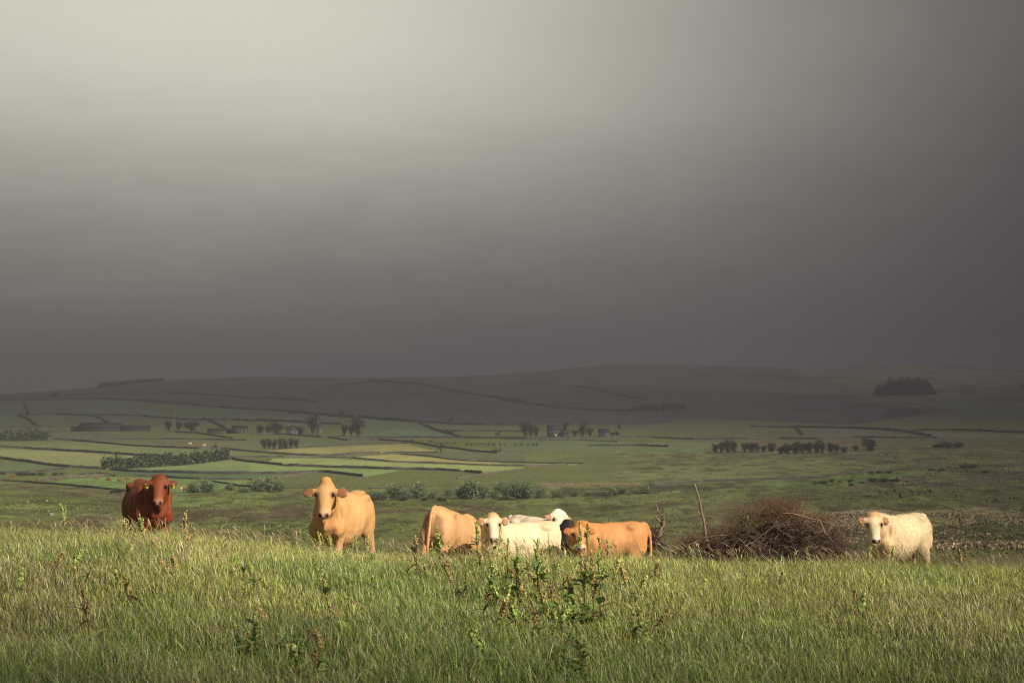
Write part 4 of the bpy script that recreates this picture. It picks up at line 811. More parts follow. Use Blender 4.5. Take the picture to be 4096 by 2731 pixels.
FC = [(110, 1101, 'b', 0), (820, 1118, 'bdn', 10), (930, 1127, 'bdn', 170), (1025, 1137, 'b', 5), (1090, 1124, 'bdn', 200), (1165, 1143, 'b', 185), (1145, 1162, 'bdn', 0), (1208, 1136, 'b', 10), (1205, 1174, 'c', 60), (1565, 1216, 'c', 180), (1585, 1216, 'b', 10), (1400, 810, 'b', 0), (1625, 814, 'c', 10), (1690, 824, 'b', 30), (1745, 829, 'c', 10)]
for k, (a, b, kd, th) in enumerate(sorted(FC)):
    far_beast(*ZA(a, b), kd, 'tiny %s cow, %s from the left in the far left fields' % ('cream' if kd[0] == 'c' else 'brown', ORD[k]), 'cow', 'distant cattle in the left fields', th)
SHP = [ZB(1440, 1138), ZC(1040, 832), ZC(1080, 830), ZC(1115, 832), ZC(1165, 828), ZC(965, 1108), ZD(430, 898), ZD(850, 888), ZD(885, 890), ZD(1130, 900), ZD(2200, 1020)]
for k, q in enumerate(SHP): far_beast(q[0], q[1], 'w' if k % 2 else 'wdn', 'tiny white sheep, %s from the left in the distant pastures' % ORD[k], 'sheep', 'distant sheep', 20 * k)

# ------------------------------------------------------------------ brush pile, pole, stump, posts
PX = lambda px, py, d: np.array([(px - 2048) / FP * d, d, (HY - py) / FP * d])
BD = 30.0
def curve(p0, p1, n=6, wob=.1):
    tt_ = np.linspace(0, 1, n)[:, None]; L = np.linalg.norm(p1 - p0); off = rng.normal(size=3) * wob * L; off2 = rng.normal(size=3) * wob * L * .5
    return p0 + (p1 - p0) * tt_ + np.sin(tt_ * math.pi) * off + np.sin(tt_ * 2 * math.pi) * off2
bp = empty('brush_pile', (PX(3050, 2200, BD)[0], BD, float(zt(PX(3050, 2200, BD)[0], BD))))
O = np.array(bp.location); xs0 = PX(2715, 0, BD)[0]; xs1 = PX(3375, 0, BD)[0]; xc = (xs0 + xs1) / 2; hwid = (xs1 - xs0) / 2
def prof(x):  # top of the mass, world z
    pxx = 2048 + FP * x / BD; py = np.interp(pxx, [2700, 2760, 2830, 2890, 2960, 3040, 3110, 3170, 3214, 3322, 3377, 3400], [2198, 2172, 2150, 2112, 2090, 2070, 2058, 2054, 2064, 2110, 2158, 2200]) + 9 * np.sin(pxx / 17.) + 6 * np.sin(pxx / 7.3); return (HY - py) / FP * BD
gz = float(zt(xc, BD)); mb = MB()
n = 44; m_ = 16; V = []
for a in range(n):
    x = xs0 + .12 + (2 * hwid - .24) * a / (n - 1); top_ = prof(x) - .16; dw = .75 * math.sqrt(max(.02, 1 - ((x - xc) / hwid) ** 2)) + .1
    for b in range(m_ + 1):
        f = b / m_ * math.pi; V.append((x, BD - math.cos(f) * dw + .1 * random.random(), gz - .3 + (top_ - gz + .3) * math.sin(f) ** .8 * (.9 + .12 * random.random())))
q = [(a * (m_ + 1) + b, (a + 1) * (m_ + 1) + b, (a + 1) * (m_ + 1) + b + 1, a * (m_ + 1) + b + 1) for a in range(n - 1) for b in range(m_)]
mb.add(np.array(V) - O, None, q, (.014, .010, .009)); mb.build('shade_core', M_wood, bp)  # near-black mass stands in for the shade inside the heap
mb = MB()
for k in range(8500):
    x = xs0 + (xs1 - xs0) * rng.random(); fy = rng.uniform(-1, 1); dw = .8 * math.sqrt(max(.02, 1 - ((x - xc) / hwid) ** 2)); y = BD + fy * dw
    zt_ = float(prof(x)); zz = gz + (zt_ - gz) * (1 - fy * fy) ** .5 * rng.uniform(.55, 1.02) if rng.random() < .8 else gz + (zt_ - gz) * rng.random()
    pcx = 2048 + FP * x / BD
    if 2830 < pcx < 3120 and fy < 0 and rng.random() < .45: continue
    if fy < 0 and rng.random() < .5: zz = gz + (zt_ - gz) * rng.random(); y = BD - dw * (1 - ((zz - gz) / (zt_ - gz + .01)) ** 2 * .7) ** .5
    p0 = np.array([x, y, zz]); L = rng.uniform(.12, .5); a = rng.normal(size=3) * (1, .6, .5); a[0] += .3 * math.copysign(1, x - xc); a /= np.linalg.norm(a)
    r = rng.uniform(.0013, .0045); cc = [(.105, .072, .055), (.15, .11, .08), (.05, .037, .03), (.28, .20, .15), (.12, .07, .05)][rng.integers(5)]
    mb.tube(curve(p0, p0 + a * L, 4, .18) - O, np.linspace(r, r * .4, 4), 3, col=np.array(cc) * rng.uniform(.7, 1.4), cap=False)
for k in range(900):   # fine springy twigs standing out of the crest
    pc = rng.choice([3090, 3140, 2990, 2800, 3300, 2740], p=[.3, .24, .16, .12, .12, .06]) + rng.normal() * 45; x = (pc - 2048) / FP * BD; p0 = np.array([x, BD + rng.normal() * .25, float(prof(x)) - .06]); hi = {1: .42}.get(1) * (1 if 2930 < pc < 3230 else .55)
    a = np.array([rng.normal() * .5, rng.normal() * .3, 1.0]); a /= np.linalg.norm(a); L = rng.uniform(.08, hi); pp = curve(p0, p0 + a * L, 5, .16)
    c_ = np.array([(.14, .075, .05), (.10, .07, .05), (.17, .08, .05)][rng.integers(3)]) * rng.uniform(.7, 1.3)
    mb.tube(pp - O, np.linspace(.0028, .0010, 5), 3, col=c_, cap=False)
    for s_ in range(3):
        b0 = pp[rng.integers(1, 5)]; a2 = a + rng.normal(size=3) * .8; mb.tube(curve(b0, b0 + a2 * rng.uniform(.03, .12), 3, .2) - O, [.0018, .0014, .0008], 3, col=c_, cap=False)
for k in range(24):    # longer sweeping branches lying over the heap
    x = xs0 + (xs1 - xs0) * rng.uniform(.08, .92); L = rng.uniform(.3, .95) * (1 if rng.random() < .6 else -1); x1 = min(max(x + L, xs0), xs1); yf = rng.uniform(.3, .85)
    pp = []
    for g in np.linspace(0, 1, 8):
        xx = x + (x1 - x) * g; zz = gz + (float(prof(xx)) - gz) * (yf + .12 * math.sin(g * 3.1)); pp.append([xx, BD - .85 * math.sqrt(max(.03, 1 - ((xx - xc) / hwid) ** 2)) * (1 - (yf ** 2) * .6) ** .5 - .02, zz])
    rr = rng.uniform(.003, .009); mb.tube(np.array(pp) + rng.normal(size=(8, 3)) * .02 - O, np.linspace(rr, rr * .3, 8), 5, col=np.array([(.22, .16, .11), (.12, .08, .06), (.30, .22, .15)][rng.integers(3)]) * rng.uniform(.7, 1.2))
mb.build('twigs', M_wood, bp)
def branch(pp, rads, col, name, parent, org, twigs=0):
    b_ = MB(); pts = np.array([PX(a, b, c) for a, b, c in pp]) - org; n_ = len(pts); tt_ = np.linspace(0, n_ - 1, n_ * 3)
    pts = np.stack([np.interp(tt_, range(n_), pts[:, q]) for q in range(3)], 1) + rng.normal(size=(len(tt_), 3)) * .006; r_ = np.interp(tt_, range(n_), rads)
    b_.tube(pts, r_, 7, col=np.array(col))
    for k in range(twigs):
        q0 = pts[rng.integers(2, len(pts))]; a = rng.normal(size=3) * (1, .5, .8) + (0, 0, .4); a /= np.linalg.norm(a); b_.tube(curve(q0, q0 + a * rng.uniform(.08, .3), 5, .15), np.linspace(.006, .0015, 5), 4, col=np.array(col) * .9)
    return b_.build(name, M_wood, parent, True)
branch([(3130, 2050, 29.2), (3160, 2052, 29.2), (3185, 2057, 29.2), (3210, 2064, 29.2), (3280, 2082, 29.1), (3355, 2100, 29.1)], [0.0100, 0.0140, 0.0150, 0.0140, 0.0100, 0.0040], (.24, .16, .10), 'branch', bp, O, 10)
branch([(3175, 2095, 29.2), (3212, 2062, 29.1), (3218, 2040, 29.1)], [0.0100, 0.0100, 0.0060], (.28, .20, .12), 'branch', bp, O, 2)
branch([(2800, 2155, 29.0), (2850, 2145, 29.0), (2900, 2115, 29.0), (2960, 2085, 29.1), (3050, 2068, 29.2), (3110, 2080, 29.2)], [0.0150, 0.0175, 0.0150, 0.0130, 0.0100, 0.0050], (.07, .045, .035), 'branch', bp, O, 5)
branch([(3280, 2085, 29.1), (3300, 2130, 29.0), (3330, 2165, 29.0)], [.014, .012, .008], (.20, .14, .10), 'branch', bp, O, 4)
branch([(2740, 2185, 29.0), (2820, 2150, 29.0), (2900, 2140, 28.9)], [0.0150, 0.0200, 0.0150], (.13, .085, .06), 'branch', bp, O, 3)
lb_ = MB()
for k in range(420):
    pc = rng.choice([2830, 2985, 3000, 2960, 2745, 3050]) + rng.normal() * 28; x = (pc - 2048) / FP * 29.4; c = np.array([x, 29.4 + rng.normal() * .3, float(prof(x * BD / 29.4)) + rng.uniform(-.12, .2)]) - O
    a = rng.normal(size=3); a /= np.linalg.norm(a); b = np.cross(a, rng.normal(size=3)); b /= np.linalg.norm(b); s_ = rng.uniform(.012, .028)
    lb_.add([c - a * s_, c - b * s_ * .5, c + a * s_, c + b * s_ * .5], None, [(0, 1, 2, 3)], np.array((.08, .11, .035)) * rng.uniform(.6, 1.5))
lb_.build('leaves', M_leaf, bp); tag(bp, 'wide heap of dead brown branches and twigs on the hill crest', 'brush pile')
# upright pole
e = empty('dead_pole', PX(2822, 2185, 29.3)); e.location.z = float(zt(e.location.x, e.location.y)); O2 = np.array(e.location)
branch([(2832, 2190, 29.3), (2815, 2080, 29.3), (2798, 2010, 29.3), (2790, 1965, 29.3), (2778, 1936, 29.3)], [.026, .022, .018, .018, .02], (.20, .145, .10), 'stem', e, O2)
branch([(2793, 1968, 29.3), (2788, 1985, 29.3), (2770, 2000, 29.3)], [.010, .008, .004], (.16, .12, .09), 'twig', e, O2); branch([(2808, 2062, 29.3), (2790, 2045, 29.3)], [.012, .006], (.30, .21, .12), 'twig', e, O2)
tag(e, 'bare upright pole with a broken tip rising from the brush pile', 'dead pole')
# uprooted stump
e = empty('uprooted_stump', PX(2620, 2200, 28.9)); e.location.z = float(zt(e.location.x, e.location.y)); O2 = np.array(e.location)
branch([(2638, 2215, 28.9), (2630, 2165, 28.9), (2640, 2130, 28.9), (2654, 2090, 28.9), (2640, 2060, 28.9), (2628, 2030, 28.9), (2620, 2004, 28.9)], [.05, .042, .036, .024, .015, .009, .005], (.24, .165, .115), 'trunk', e, O2, 6)
branch([(2650, 2105, 28.9), (2634, 2078, 28.9), (2612, 2058, 28.9)], [.02, .014, .005], (.20, .14, .10), 'branch', e, O2, 7)
branch([(2648, 2100, 28.85), (2658, 2075, 28.85), (2645, 2045, 28.9)], [.02, .016, .006], (.15, .11, .08), 'branch', e, O2, 4)
mb = MB(); cen = PX(2598, 2160, 28.9)
for k in range(420):
    a = rng.normal(size=3) * (1, .6, 1); a /= np.linalg.norm(a); p0 = cen + rng.normal(size=3) * (.05, .05, .07); L = rng.uniform(.08, .26); rr = rng.uniform(.003, .011)
    mb.tube(curve(p0, p0 + a * L, 5, .2) - O2, np.linspace(rr, rr * .3, 5), 4, col=np.array([(.10, .065, .05), (.20, .14, .10), (.05, .034, .028)][rng.integers(3)]) * rng.uniform(.7, 1.4))
mb.ico(cen - O2, (.15, .12, .19), col=(.03, .022, .018), jit=.12); mb.build('roots', M_wood, e)
branch([(2640, 2165, 28.8), (2660, 2175, 28.8), (2685, 2195, 28.8)], [.03, .026, .02], (.10, .075, .06), 'root', e, O2)
tag(e, 'uprooted stump with tangled roots between the orange calf and brush pile', 'tree stump')
for k, (a, b0, b1, dd, r_, lb2) in enumerate([(2436, 2062, 2110, 31.5, .010, 'thin dark stake behind the back of the orange calf'), (2471, 2078, 2110, 31.5, .006, 'shorter thin stake right of the thin dark stake')]):
    p1 = PX(a, b0, dd); g = float(zt(p1[0], dd)); mb = MB(); mb.tube([(p1[0], dd, g - .2), (p1[0] + .004, dd, (g + p1[2]) / 2), p1], [r_, r_, r_ * .8], 6, col=(.06, .05, .04)); tag(mb.build('fence_stake', M_wood), lb2, 'stake', 'thin stakes behind the orange calf')
for k, (a, b, hh) in enumerate([(1545, 1020, 30), (1640, 1020, 26), (1722, 1052, 52), (1740, 1052, 58), (1850, 1020, 30), (1930, 1025, 40), (2100, 1030, 38), (2222, 1035, 42), (2262, 1030, 36), (2320, 1028, 34), (690, -1, 0)]):
    if hh == 0: continue
    p = ray(*ZD(a, b), 200); H_ = hh * .466 * p[1] / FP; mb = MB(); mb.tube([(0, 0, -.3), (0, 0, H_ * .5), (.03, 0, H_)], [.09, .08, .08], 6, col=(.09, .08, .07)); o = mb.build('fence_post', M_wood); o.location = p
    tag(o, 'distant wooden fence post, %s from the left on the right slope' % ORD[k], 'fence post', 'fence posts on the right slope')

# ------------------------------------------------------------------ foreground grass
def blades(n, dlo, dhi, seed, hmul=1.0, keep_f=None, dens=1.0):
    r = np.random.default_rng(seed); d = (r.random(n) ** .85) * (dhi - dlo) + dlo; s_ = r.uniform(-1, 1, n); x = s_ * (d * .36 + 4.0)
    return r, x, d
def grass_mesh(n, dlo, dhi, seed, name, label, segs=3, wmul=1.0, hm=1.0):
    r, x, d = blades(n, dlo, dhi, seed)
    clump = fbm(x / .35, d / .35, 3, 90); patch = fbm(x / 1.6, d / 2.4, 3, 91); lush = sm(fbm(x / 2.6 + 4, d / 3.4, 3, 95), .56, .70); dry = sm(fbm(x / 2.2 + 9, d / 3.0, 3, 97), .50, .68)
    keep = r.random(n) < (.35 + .9 * clump) * (1 - .62 * sm(np.abs(x) - d * .31, .3, 1.2)); x, d, clump, patch, lush, dry = [q[keep] for q in (x, d, clump, patch, lush, dry)]; n = len(x)
    z = zt(x, d); px = 2048 + FP * x / d
    crest = sm(d, 16, 21)
    tus = sm(fbm(x / .8, d / .9, 3, 140), .48, .72); hgt = hm * (.04 + .14 * r.random(n) ** 1.8 + .05 * clump + .13 * tus * r.random(n) + .15 * crest * r.random(n) ** 1.7) * (1 + .2 * lush)
    wid = wmul * (.0010 + .0019 * r.random(n) ** 1.6) * np.interp(d, [6, 24], [1.0, 2.0])
    az = r.uniform(0, 6.28, n); w0 = r.random(n) < .35; az[w0] = r.normal(math.pi, .8, w0.sum()); bend = hgt * (.08 + .6 * r.random(n) ** 1.3)
    bx, by = np.cos(az) * bend, np.sin(az) * bend * .8
    fa = r.uniform(0, 6.28, n); tx, ty = np.cos(fa), np.sin(fa)
    ttv = np.linspace(0, 1, segs + 1); V = []
    for q, f in enumerate(ttv):
        cx = x + bx * f ** 1.9; cyy = d + by * f ** 1.9; cz = z - .02 + hgt * (f - .28 * f ** 3)
        w_ = wid * (1 - f ** 1.6 * .92)
        if q < segs: V += [np.stack([cx - tx * w_, cyy - ty * w_, cz], 1), np.stack([cx + tx * w_, cyy + ty * w_, cz], 1)]
        else: V += [np.stack([cx, cyy, cz], 1)]
    V = np.stack(V, 1); k = V.shape[1]; base = np.arange(n)[:, None] * k
    Fq = np.concatenate([base + np.array([[2 * q, 2 * q + 1, 2 * q + 3, 2 * q + 2]]) for q in range(segs - 1)]); Ft = base + np.array([[2 * segs - 2, 2 * segs - 1, 2 * segs]])
    g1 = np.array((.23, .28, .062)); g2 = np.array((.60, .64, .19)); gl = np.array((.20, .31, .08)); gd = np.array((.68, .58, .32)); gb = np.array((.16, .12, .06))
    C = g1 + (g2 - g1) * r.random((n, 1)); C = C * (1 - .6 * lush[:, None]) + gl * .6 * lush[:, None]
    pd = r.random(n) < (.12 + .26 * dry * (1 - lush)); C[pd] = gd * r.uniform(.6, 1.25, (pd.sum(), 1)); pb = r.random(n) < (.05 + .08 * dry); C[pb] = gb * r.uniform(.6, 1.3, (pb.sum(), 1))
    C = np.clip(C * (.28 + 1.35 * r.random((n, 1)) ** 1.4) * (.7 + .6 * patch[:, None]), 0, .9)
    o = npmesh(name, V.reshape(-1, 3), [Fq, Ft], M_grass, None, np.repeat(C, k, 0)); tag(o, label, 'grass', kind='stuff')
grass_mesh(960000, 4.2, 25.5, 11, 'meadow_grass', 'long sunlit meadow grass covering the whole foreground slope')
grass_mesh(45000, 25.3, 38, 12, 'hillside_grass', 'grass around the cattle just behind the crest', wmul=1.5)
# taller flowering stems that lean to the left with the wind
r = np.random.default_rng(21); n = 8000; d = 6.5 + 18.5 * r.random(n) ** .62; x = r.uniform(-1, 1, n) * (d * .33 + .5)
kp = r.random(n) < sm(fbm(x / 1.3, d / 1.8, 3, 120), .35, .62) + .15; x, d = x[kp], d[kp]; n = len(x); z = zt(x, d)
hg = r.uniform(.20, .46, n) * np.interp(d, [8, 22], [.8, 1.15]); az = r.normal(math.pi, .85, n); bd_ = hg * r.uniform(.05, .7, n); bx, by = np.cos(az) * bd_, np.sin(az) * bd_
wd = np.interp(d, [6, 24], [.0008, .0017]); fs = np.array([0, .3, .55, .72, .78, .86, .94, 1.0]); wm = np.array([1, .9, .8, .7, 2.4, 3.2, 2.2, .3])
th_ = r.uniform(0, 6.28, n); V = []
for ang in (0, math.pi / 2):
    tx, ty = np.cos(th_ + ang), np.sin(th_ + ang); P_ = []
    for f, w_ in zip(fs, wm):
        cx = x + bx * f ** 2.1; cyy = d + by * f ** 2.1; cz = z + hg * (f - .22 * f ** 3); P_ += [np.stack([cx - tx * wd * w_, cyy - ty * wd * w_, cz], 1), np.stack([cx + tx * wd * w_, cyy + ty * wd * w_, cz], 1)]
    V.append(np.stack(P_, 1))
V = np.concatenate(V); k = V.shape[1]; N_ = len(V); base = np.arange(N_)[:, None] * k; Fq = np.concatenate([base + np.array([[2 * q, 2 * q + 1, 2 * q + 3, 2 * q + 2]]) for q in range(len(fs) - 1)])
cs_ = np.array((.34, .36, .12)); ch = np.array((.55, .45, .26)); ch2 = np.array((.34, .24, .15)); C = np.zeros((n, k, 3)); hr_ = r.random((n, 1, 1)); C[:, :8] = cs_ * r.uniform(.7, 1.3, (n, 1, 1)); C[:, 8:] = (ch * hr_ + ch2 * (1 - hr_)) * r.uniform(.7, 1.35, (n, 1, 1))
o = npmesh('seeding_grass', V.reshape(-1, 3), Fq, M_grass, None, np.concatenate([C, C]).reshape(-1, 3)); tag(o, 'tall straw coloured seeding grass stems leaning left in the wind', 'grass', kind='stuff')

# ------------------------------------------------------------------ docks and other tall plants
def leafblade(mb, p0, dirv, L, w, droop, col, curl=.15):
    dv = np.array(dirv, float); dv /= np.linalg.norm(dv); side = np.cross(dv, (0, 0, 1.)); side /= np.linalg.norm(side) + 1e-9; up = np.cross(side, dv); n_ = 7; V = []
    for q in range(n_):
        f = q / (n_ - 1); c = p0 + dv * L * f + np.array([0, 0, -droop * L * f * f]); ww = w * math.sin(math.pi * min(1, f * .9 + .08)) ** .75 * (1 - .2 * f); wv = rng.normal() * .12 * w
        V += [c - side * ww + up * (curl * ww + wv), c - up * .1 * ww, c + side * ww + up * (curl * ww - wv)]
    F4 = [(3 * q + s_, 3 * q + s_ + 1, 3 * q + s_ + 4, 3 * q + s_ + 3) for q in range(n_ - 1) for s_ in (0, 1)]
    mb.add(V, None, F4, np.array(col))
G1, G2, G3 = (.22, .33, .08), (.34, .42, .11), (.13, .21, .07); BR1, BR2, BR3 = (.44, .34, .13), (.36, .25, .11), (.38, .38, .12)
def dock(px, py, top_px, top_py, style, label, cat='dock plant', dd=None):
    """style: spike colour key, leaf amount, dead leaf"""
    spike, nleaf, dead = style
    p = ray(px, py, 5.2, 24.5) if dd is None else np.array([(px - 2048) / FP * dd, dd, float(zt((px - 2048) / FP * dd, dd))])
    d = p[1]; tip = PX(top_px, top_py, d) - p; H_ = max(.12, tip[2]); e = empty('dock_plant', p); e['label'] = label
    n_ = 9; f = np.linspace(0, 1, n_)[:, None]; pts = np.hstack([tip[0] * f ** 1.3, .03 * np.sin(f * 5), H_ * f]); rs = np.linspace(.0055, .0016, n_) * (1.25 if d > 14 else 1)
    rc = np.array((.14, .045, .03)) * (1 - f) + np.array((.11, .12, .035)) * f; sb = MB(); sb.tube(pts, rs, 6, col=rc)
    at_ = lambda q: np.array([np.interp(q, f[:, 0], pts[:, c]) for c in range(3)])
    arms = []
    if spike:
        for k in range(random.randint(6, 10)):
            q0 = random.uniform(.40, .85); b0 = at_(q0); a = random.uniform(0, 6.28); L = H_ * random.uniform(.10, .26) * (1.25 - .6 * q0); o_ = random.uniform(.25, .6); tipb = b0 + np.array([math.cos(a) * L * o_, math.sin(a) * L * o_, L])
            pp = curve(b0, tipb, 5, .06); sb.tube(pp, np.linspace(.0028, .001, 5), 4, col=(.13, .08, .035)); arms.append(pp)
    sb.build('stem', M_stem, e)
    if spike:
        c0 = {'b': BR1, 'r': BR2, 'g': BR3, 'y': G2}[spike]; fb_ = MB(); mains = [np.array([at_(q) for q in np.linspace(.5, 1.0, 12)])] + arms
        for mi, pp in enumerate(mains):
            L = np.linalg.norm(pp[-1] - pp[0]); nw = int(L / .014) + 4
            for w_ in range(nw):
                g = (w_ + random.random() * .6) / nw; c = np.array([np.interp(g, np.linspace(0, 1, len(pp)), pp[:, q]) for q in range(3)]); R = (.027 if mi == 0 else .017) * (1 - .45 * g) * random.uniform(.4, 1.3)
                for s_ in range(8):
                    a = random.random() * 6.28; dv = np.array([math.cos(a), math.sin(a), random.uniform(-.6, .9)]); c1 = c + dv * R * random.uniform(.2, 1.0); b = np.cross(dv, (random.random() - .5, .2, 1)); b /= np.linalg.norm(b); s1 = random.uniform(.003, .0065) * (1.25 if d > 14 else 1)
                    u_ = np.cross(b, dv); fb_.add([c1 - b * s1, c1 - u_ * s1 * 1.4, c1 + b * s1, c1 + u_ * s1 * 1.4], None, [(0, 1, 2, 3)], np.array(c0) * random.uniform(.45, 1.7))
        fb_.build('seed_spike', M_stem, e)
    if nleaf:
        lf = MB()
        for k in range(int(nleaf * 1.7)):
            g = random.uniform(.05, .75) if k > nleaf // 2 else random.uniform(0, .15); b0 = at_(g); a = random.random() * 6.28; L = H_ * random.uniform(.16, .30) * (1.25 - .7 * g) + .04; L = min(L * 1.1, .20); el = random.uniform(.2, .9)
            leafblade(lf, b0, (math.cos(a), math.sin(a), el), L, L * random.uniform(.17, .25), random.uniform(.2, .6), np.array(random.choice((G1, G2, G3, G1))) * random.uniform(.8, 1.3))
        lf.build('leaves', M_leaf, e)
    for k in range(dead):
        lf = MB(); g = random.uniform(.15, .4); a = random.choice((-1, 1)); leafblade(lf, at_(g), (a, random.uniform(-.5, .3), -.1), random.uniform(.07, .12), .028, .7, np.array(random.choice([(.26, .09, .03), (.16, .08, .05), (.30, .18, .12)])), .5); o = lf.build('dead_leaf', M_leaf, e); o['label'] = 'withered brown leaf'
    tag(e, label, cat, 'small weeds scattered in the meadow' if 'small' in label and 'half hidden' in label or 'low in the meadow' in label else 'dock plants in the meadow'); return e
DOCKS = [
 (355, 2570, 325, 2322, ('r', 2, 1), 'lone rusty dock spike low on the left with one brown leaf'),
 (265, 2125, 248, 2015, ('y', 3, 0), 'yellow green dock spike on the crest left of the red cow'),
 (575, 2200, 560, 2052, ('g', 4, 0), 'olive dock spike in front of the red cow chest'),
 (505, 2185, 498, 2070, ('g', 4, 0), 'short green dock in front of the red cow hindquarters'),
 (728, 2215, 750, 2038, ('b', 2, 0), 'brown gold dock spike just right of the red cow'),
 (640, 2240, 600, 2140, ('b', 2, 1), 'small tangled dock beneath the red cow feet'),
 (1012, 2400, 1020, 2270, (None, 9, 1), 'pale leafy dock left of the tan cow in the meadow'),
 (952, 2610, 945, 2495, ('g', 7, 0), 'leafy dock left of the big lower left clump'),
 (1022, 2620, 1020, 2440, ('g', 14, 2), 'big leafy dock clump with dead leaves in the lower left'),
 (1085, 2615, 1150, 2540, (None, 8, 2), 'drooping dock with an orange leaf right of the big clump'),
 (1332, 2525, 1255, 2230, ('g', 3, 2), 'tall leaning dock with a red stem below the tan cow'),
 (1390, 2420, 1400, 2355, (None, 4, 2), 'small dock with a dark withered leaf below the tan cow'),
 (1285, 2240, 1272, 2125, ('y', 7, 0), 'green dock before the left foreleg of the tan cow'),
 (1325, 2240, 1318, 2140, ('y', 6, 0), 'green dock between the forelegs of the tan cow'),
 (1425, 2240, 1420, 2135, ('g', 7, 0), 'dark green dock under the belly of the tan cow'),
 (1472, 2235, 1470, 2140, ('g', 6, 0), 'dark green dock by the hind leg of the tan cow'),
 (1180, 2230, 1165, 2140, (None, 8, 0), 'leafy green plant left of the tan cow feet'),
 (1668, 2335, 1662, 2138, ('r', 3, 2), 'tall rusty dock left of the cow seen from behind'),
 (1758, 2240, 1748, 2098, ('y', 7, 0), 'bright green dock before the rump of the cow seen from behind'),
 (1800, 2245, 1795, 2160, (None, 8, 0), 'leafy dock right under the cow seen from behind'),
 (1845, 2425, 1762, 2238, ('r', 1, 2), 'leaning rusty dock spike with a pink dead leaf'),
 (1868, 2400, 1865, 2285, ('g', 5, 1), 'upright olive dock right of the leaning rusty spike'),
 (1975, 2435, 1960, 2190, ('g', 6, 2), 'tall dock with a dark red stem below the cream young cow'),
 (1910, 2230, 1906, 2082, ('y', 10, 0), 'broad leaved green dock between tan rump and cream head'),
 (1985, 2225, 2010, 2110, (None, 9, 0), 'leafy weed covering the chin of the cream young cow'),
 (2030, 2345, 2032, 2150, ('g', 5, 2), 'dock with one red leaf in front of the cream young cow'),
 (2065, 2390, 2070, 2180, ('y', 10, 0), 'leafy green dock below the cream young cow belly'),
 (2150, 2400, 2152, 2150, ('y', 12, 0), 'tall leafy dock under the cream young cow flank'),
 (2202, 2260, 2192, 2125, (None, 9, 0), 'bare leafy dock standing against the cream flank'),
 (2180, 2480, 2155, 2330, ('r', 6, 1), 'red stemmed dock left of the central tall group'),
 (2206, 2465, 2205, 2320, ('r', 3, 1), 'thin red stemmed dock at the left of the central tall group'),
 (2345, 2515, 2325, 2215, ('b', 12, 2), 'tallest brown dock of the central group'),
 (2378, 2520, 2362, 2200, ('b', 10, 1), 'second tall brown dock of the central group, right of the tallest'),
 (2402, 2500, 2395, 2190, ('y', 9, 1), 'yellow green dock at the right of the central group'),
 (2300, 2500, 2270, 2290, ('b', 14, 1), 'bushy dock at the left of the central group'),
 (2322, 2240, 2318, 2085, ('g', 4, 0), 'dock spike across the face of the orange calf'),
 (2352, 2240, 2350, 2090, ('g', 3, 0), 'dock spike beside the ear of the orange calf'),
 (2402, 2235, 2396, 2142, ('g', 7, 0), 'dark green dock before the orange calf shoulder'),
 (2432, 2240, 2430, 2150, ('g', 3, 0), 'slim green dock before the orange calf belly'),
 (2062, 2535, 2060, 2395, ('g', 8, 2), 'leafy dock with orange leaves below the left central docks'),
 (2165, 2565, 2115, 2410, ('b', 10, 1), 'leaning leafy dock in the lower centre'),
 (2328, 2735, 2320, 2520, ('g', 12, 2), 'lowest central dock with an orange leaf at the bottom edge'),
 (2295, 2720, 2290, 2600, (None, 8, 1), 'leafy dock left of the lowest central dock'),
 (2572, 2560, 2545, 2405, ('g', 16, 1), 'dark bushy dock right of the central group'),
 (2600, 2550, 2680, 2440, ('b', 2, 0), 'thin dock stem leaning right from the dark bushy dock'),
 (2750, 2250, 2752, 2185, (None, 12, 0), 'bright leafy plant in front of the brush pile'),
 (2700, 2250, 2690, 2205, (None, 8, 0), 'pale leafy plant left of the bright one by the brush pile'),
 (3440, 2460, 3402, 2330, ('r', 3, 0), 'feathery brown dock below the shaggy cream calf'),
 (3222, 2715, 3200, 2645, (None, 10, 0), 'small leafy dock low on the right'),
 (3480, 2255, 3476, 2180, ('y', 6, 0), 'green shoots before the chest of the shaggy cream calf'),
 (3572, 2255, 3572, 2180, ('y', 4, 0), 'green shoots under the belly of the shaggy cream calf'),
 (1268, 2735, 1258, 2600, ('r', 10, 1), 'brown dock touching the bottom edge on the left'),
 (1145, 2720, 1150, 2650, (None, 8, 0), 'low leafy dock at the bottom edge left of the brown one'),
 (3850, 2300, 3835, 2190, ('b', 1, 0), 'thin dry stalk right of the shaggy cream calf'),
]
for q in DOCKS: dock(*q)
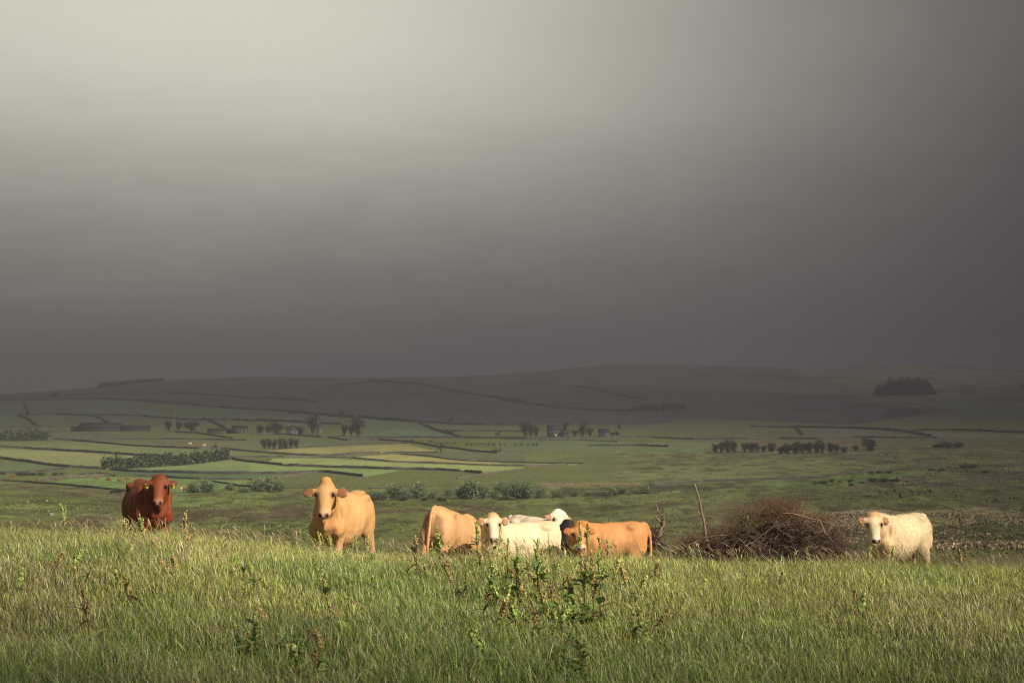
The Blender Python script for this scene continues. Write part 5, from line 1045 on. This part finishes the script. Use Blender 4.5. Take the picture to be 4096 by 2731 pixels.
# smaller weeds scattered through the meadow: four kinds, then copies
WK = [('g', 5, 0), ('y', 6, 0), ('b', 3, 1), (None, 7, 0)]; wp = []
WT = ['small olive seeding weed half hidden in the meadow grass', 'small yellow green leafy weed half hidden in the meadow grass', 'small brown dock half hidden in the meadow grass', 'small broad leaved weed low in the meadow grass']
for k, st in enumerate(WK): wp.append(dock(300 + 700 * k, 2330, 300 + 700 * k, 2255, st, WT[k]))
weeds = [(wp[k], 300 + 700 * k) for k in range(4)]
for k in range(74):
    px_ = rng.uniform(30, 4060); py_ = rng.choice([rng.uniform(2190, 2330), rng.uniform(2300, 2680)], p=[.6, .4])
    if px_ > 2800 and rng.random() < .5: px_ = rng.uniform(1500, 2600)
    if k >= 46: px_ = float(np.clip(rng.normal(2190, 190), 1700, 2700)); py_ = rng.uniform(2190, 2500)
    s_ = wp[k % 4]; o = s_.copy(); COL.objects.link(o)
    for ch in s_.children: q = ch.copy(); COL.objects.link(q); q.parent = o
    o.location = ray(px_, py_ + 40, 5.2, 24.5); o.rotation_euler = (0, 0, rng.uniform(0, 6.28)); z_ = rng.uniform(.8, 1.5); o.scale = (z_, z_, z_); weeds.append((o, px_))
LM = [(900, 'the red cow'), (1600, 'the big tan cow'), (1930, 'the cow seen from behind'), (2290, 'the cream young cow'), (2650, 'the orange calf'), (3400, 'the brush pile'), (9000, 'the shaggy cream calf')]
zone = {}
for o, px_ in weeds: zone.setdefault((o['label'].split(' half')[0].split(' low')[0], next(n_ for lim, n_ in LM if px_ < lim)), []).append(o)
for (kd, lm), lst in zone.items():
    for k, o in enumerate(sorted(lst, key=lambda q: q.location.y)): o['label'] = '%s below %s, %s' % (kd, lm, 'alone' if len(lst) == 1 else ORD[k] + ' nearest the camera')

# ------------------------------------------------------------------ haze
hb = MB(); hb.box((0, 2150, -13), (10000, 4500, 176)); hz = hb.build('haze', None); hz.data.color_attributes.remove(hz.data.color_attributes[0])
mh = bpy.data.materials.new('haze_air'); mh.use_nodes = True; t = NT(mh.node_tree); pv = t.n('ShaderNodeVolumePrincipled')
pv.inputs['Color'].default_value = (.29, .285, .345, 1); pv.inputs['Density'].default_value = .00027; pv.inputs['Anisotropy'].default_value = .0
o = t.n('ShaderNodeOutputMaterial'); t.nt.links.new(pv.outputs[0], o.inputs['Volume']); hz.data.materials.append(mh); tag(hz, 'thin grey storm haze filling the whole valley', 'haze', kind='stuff')
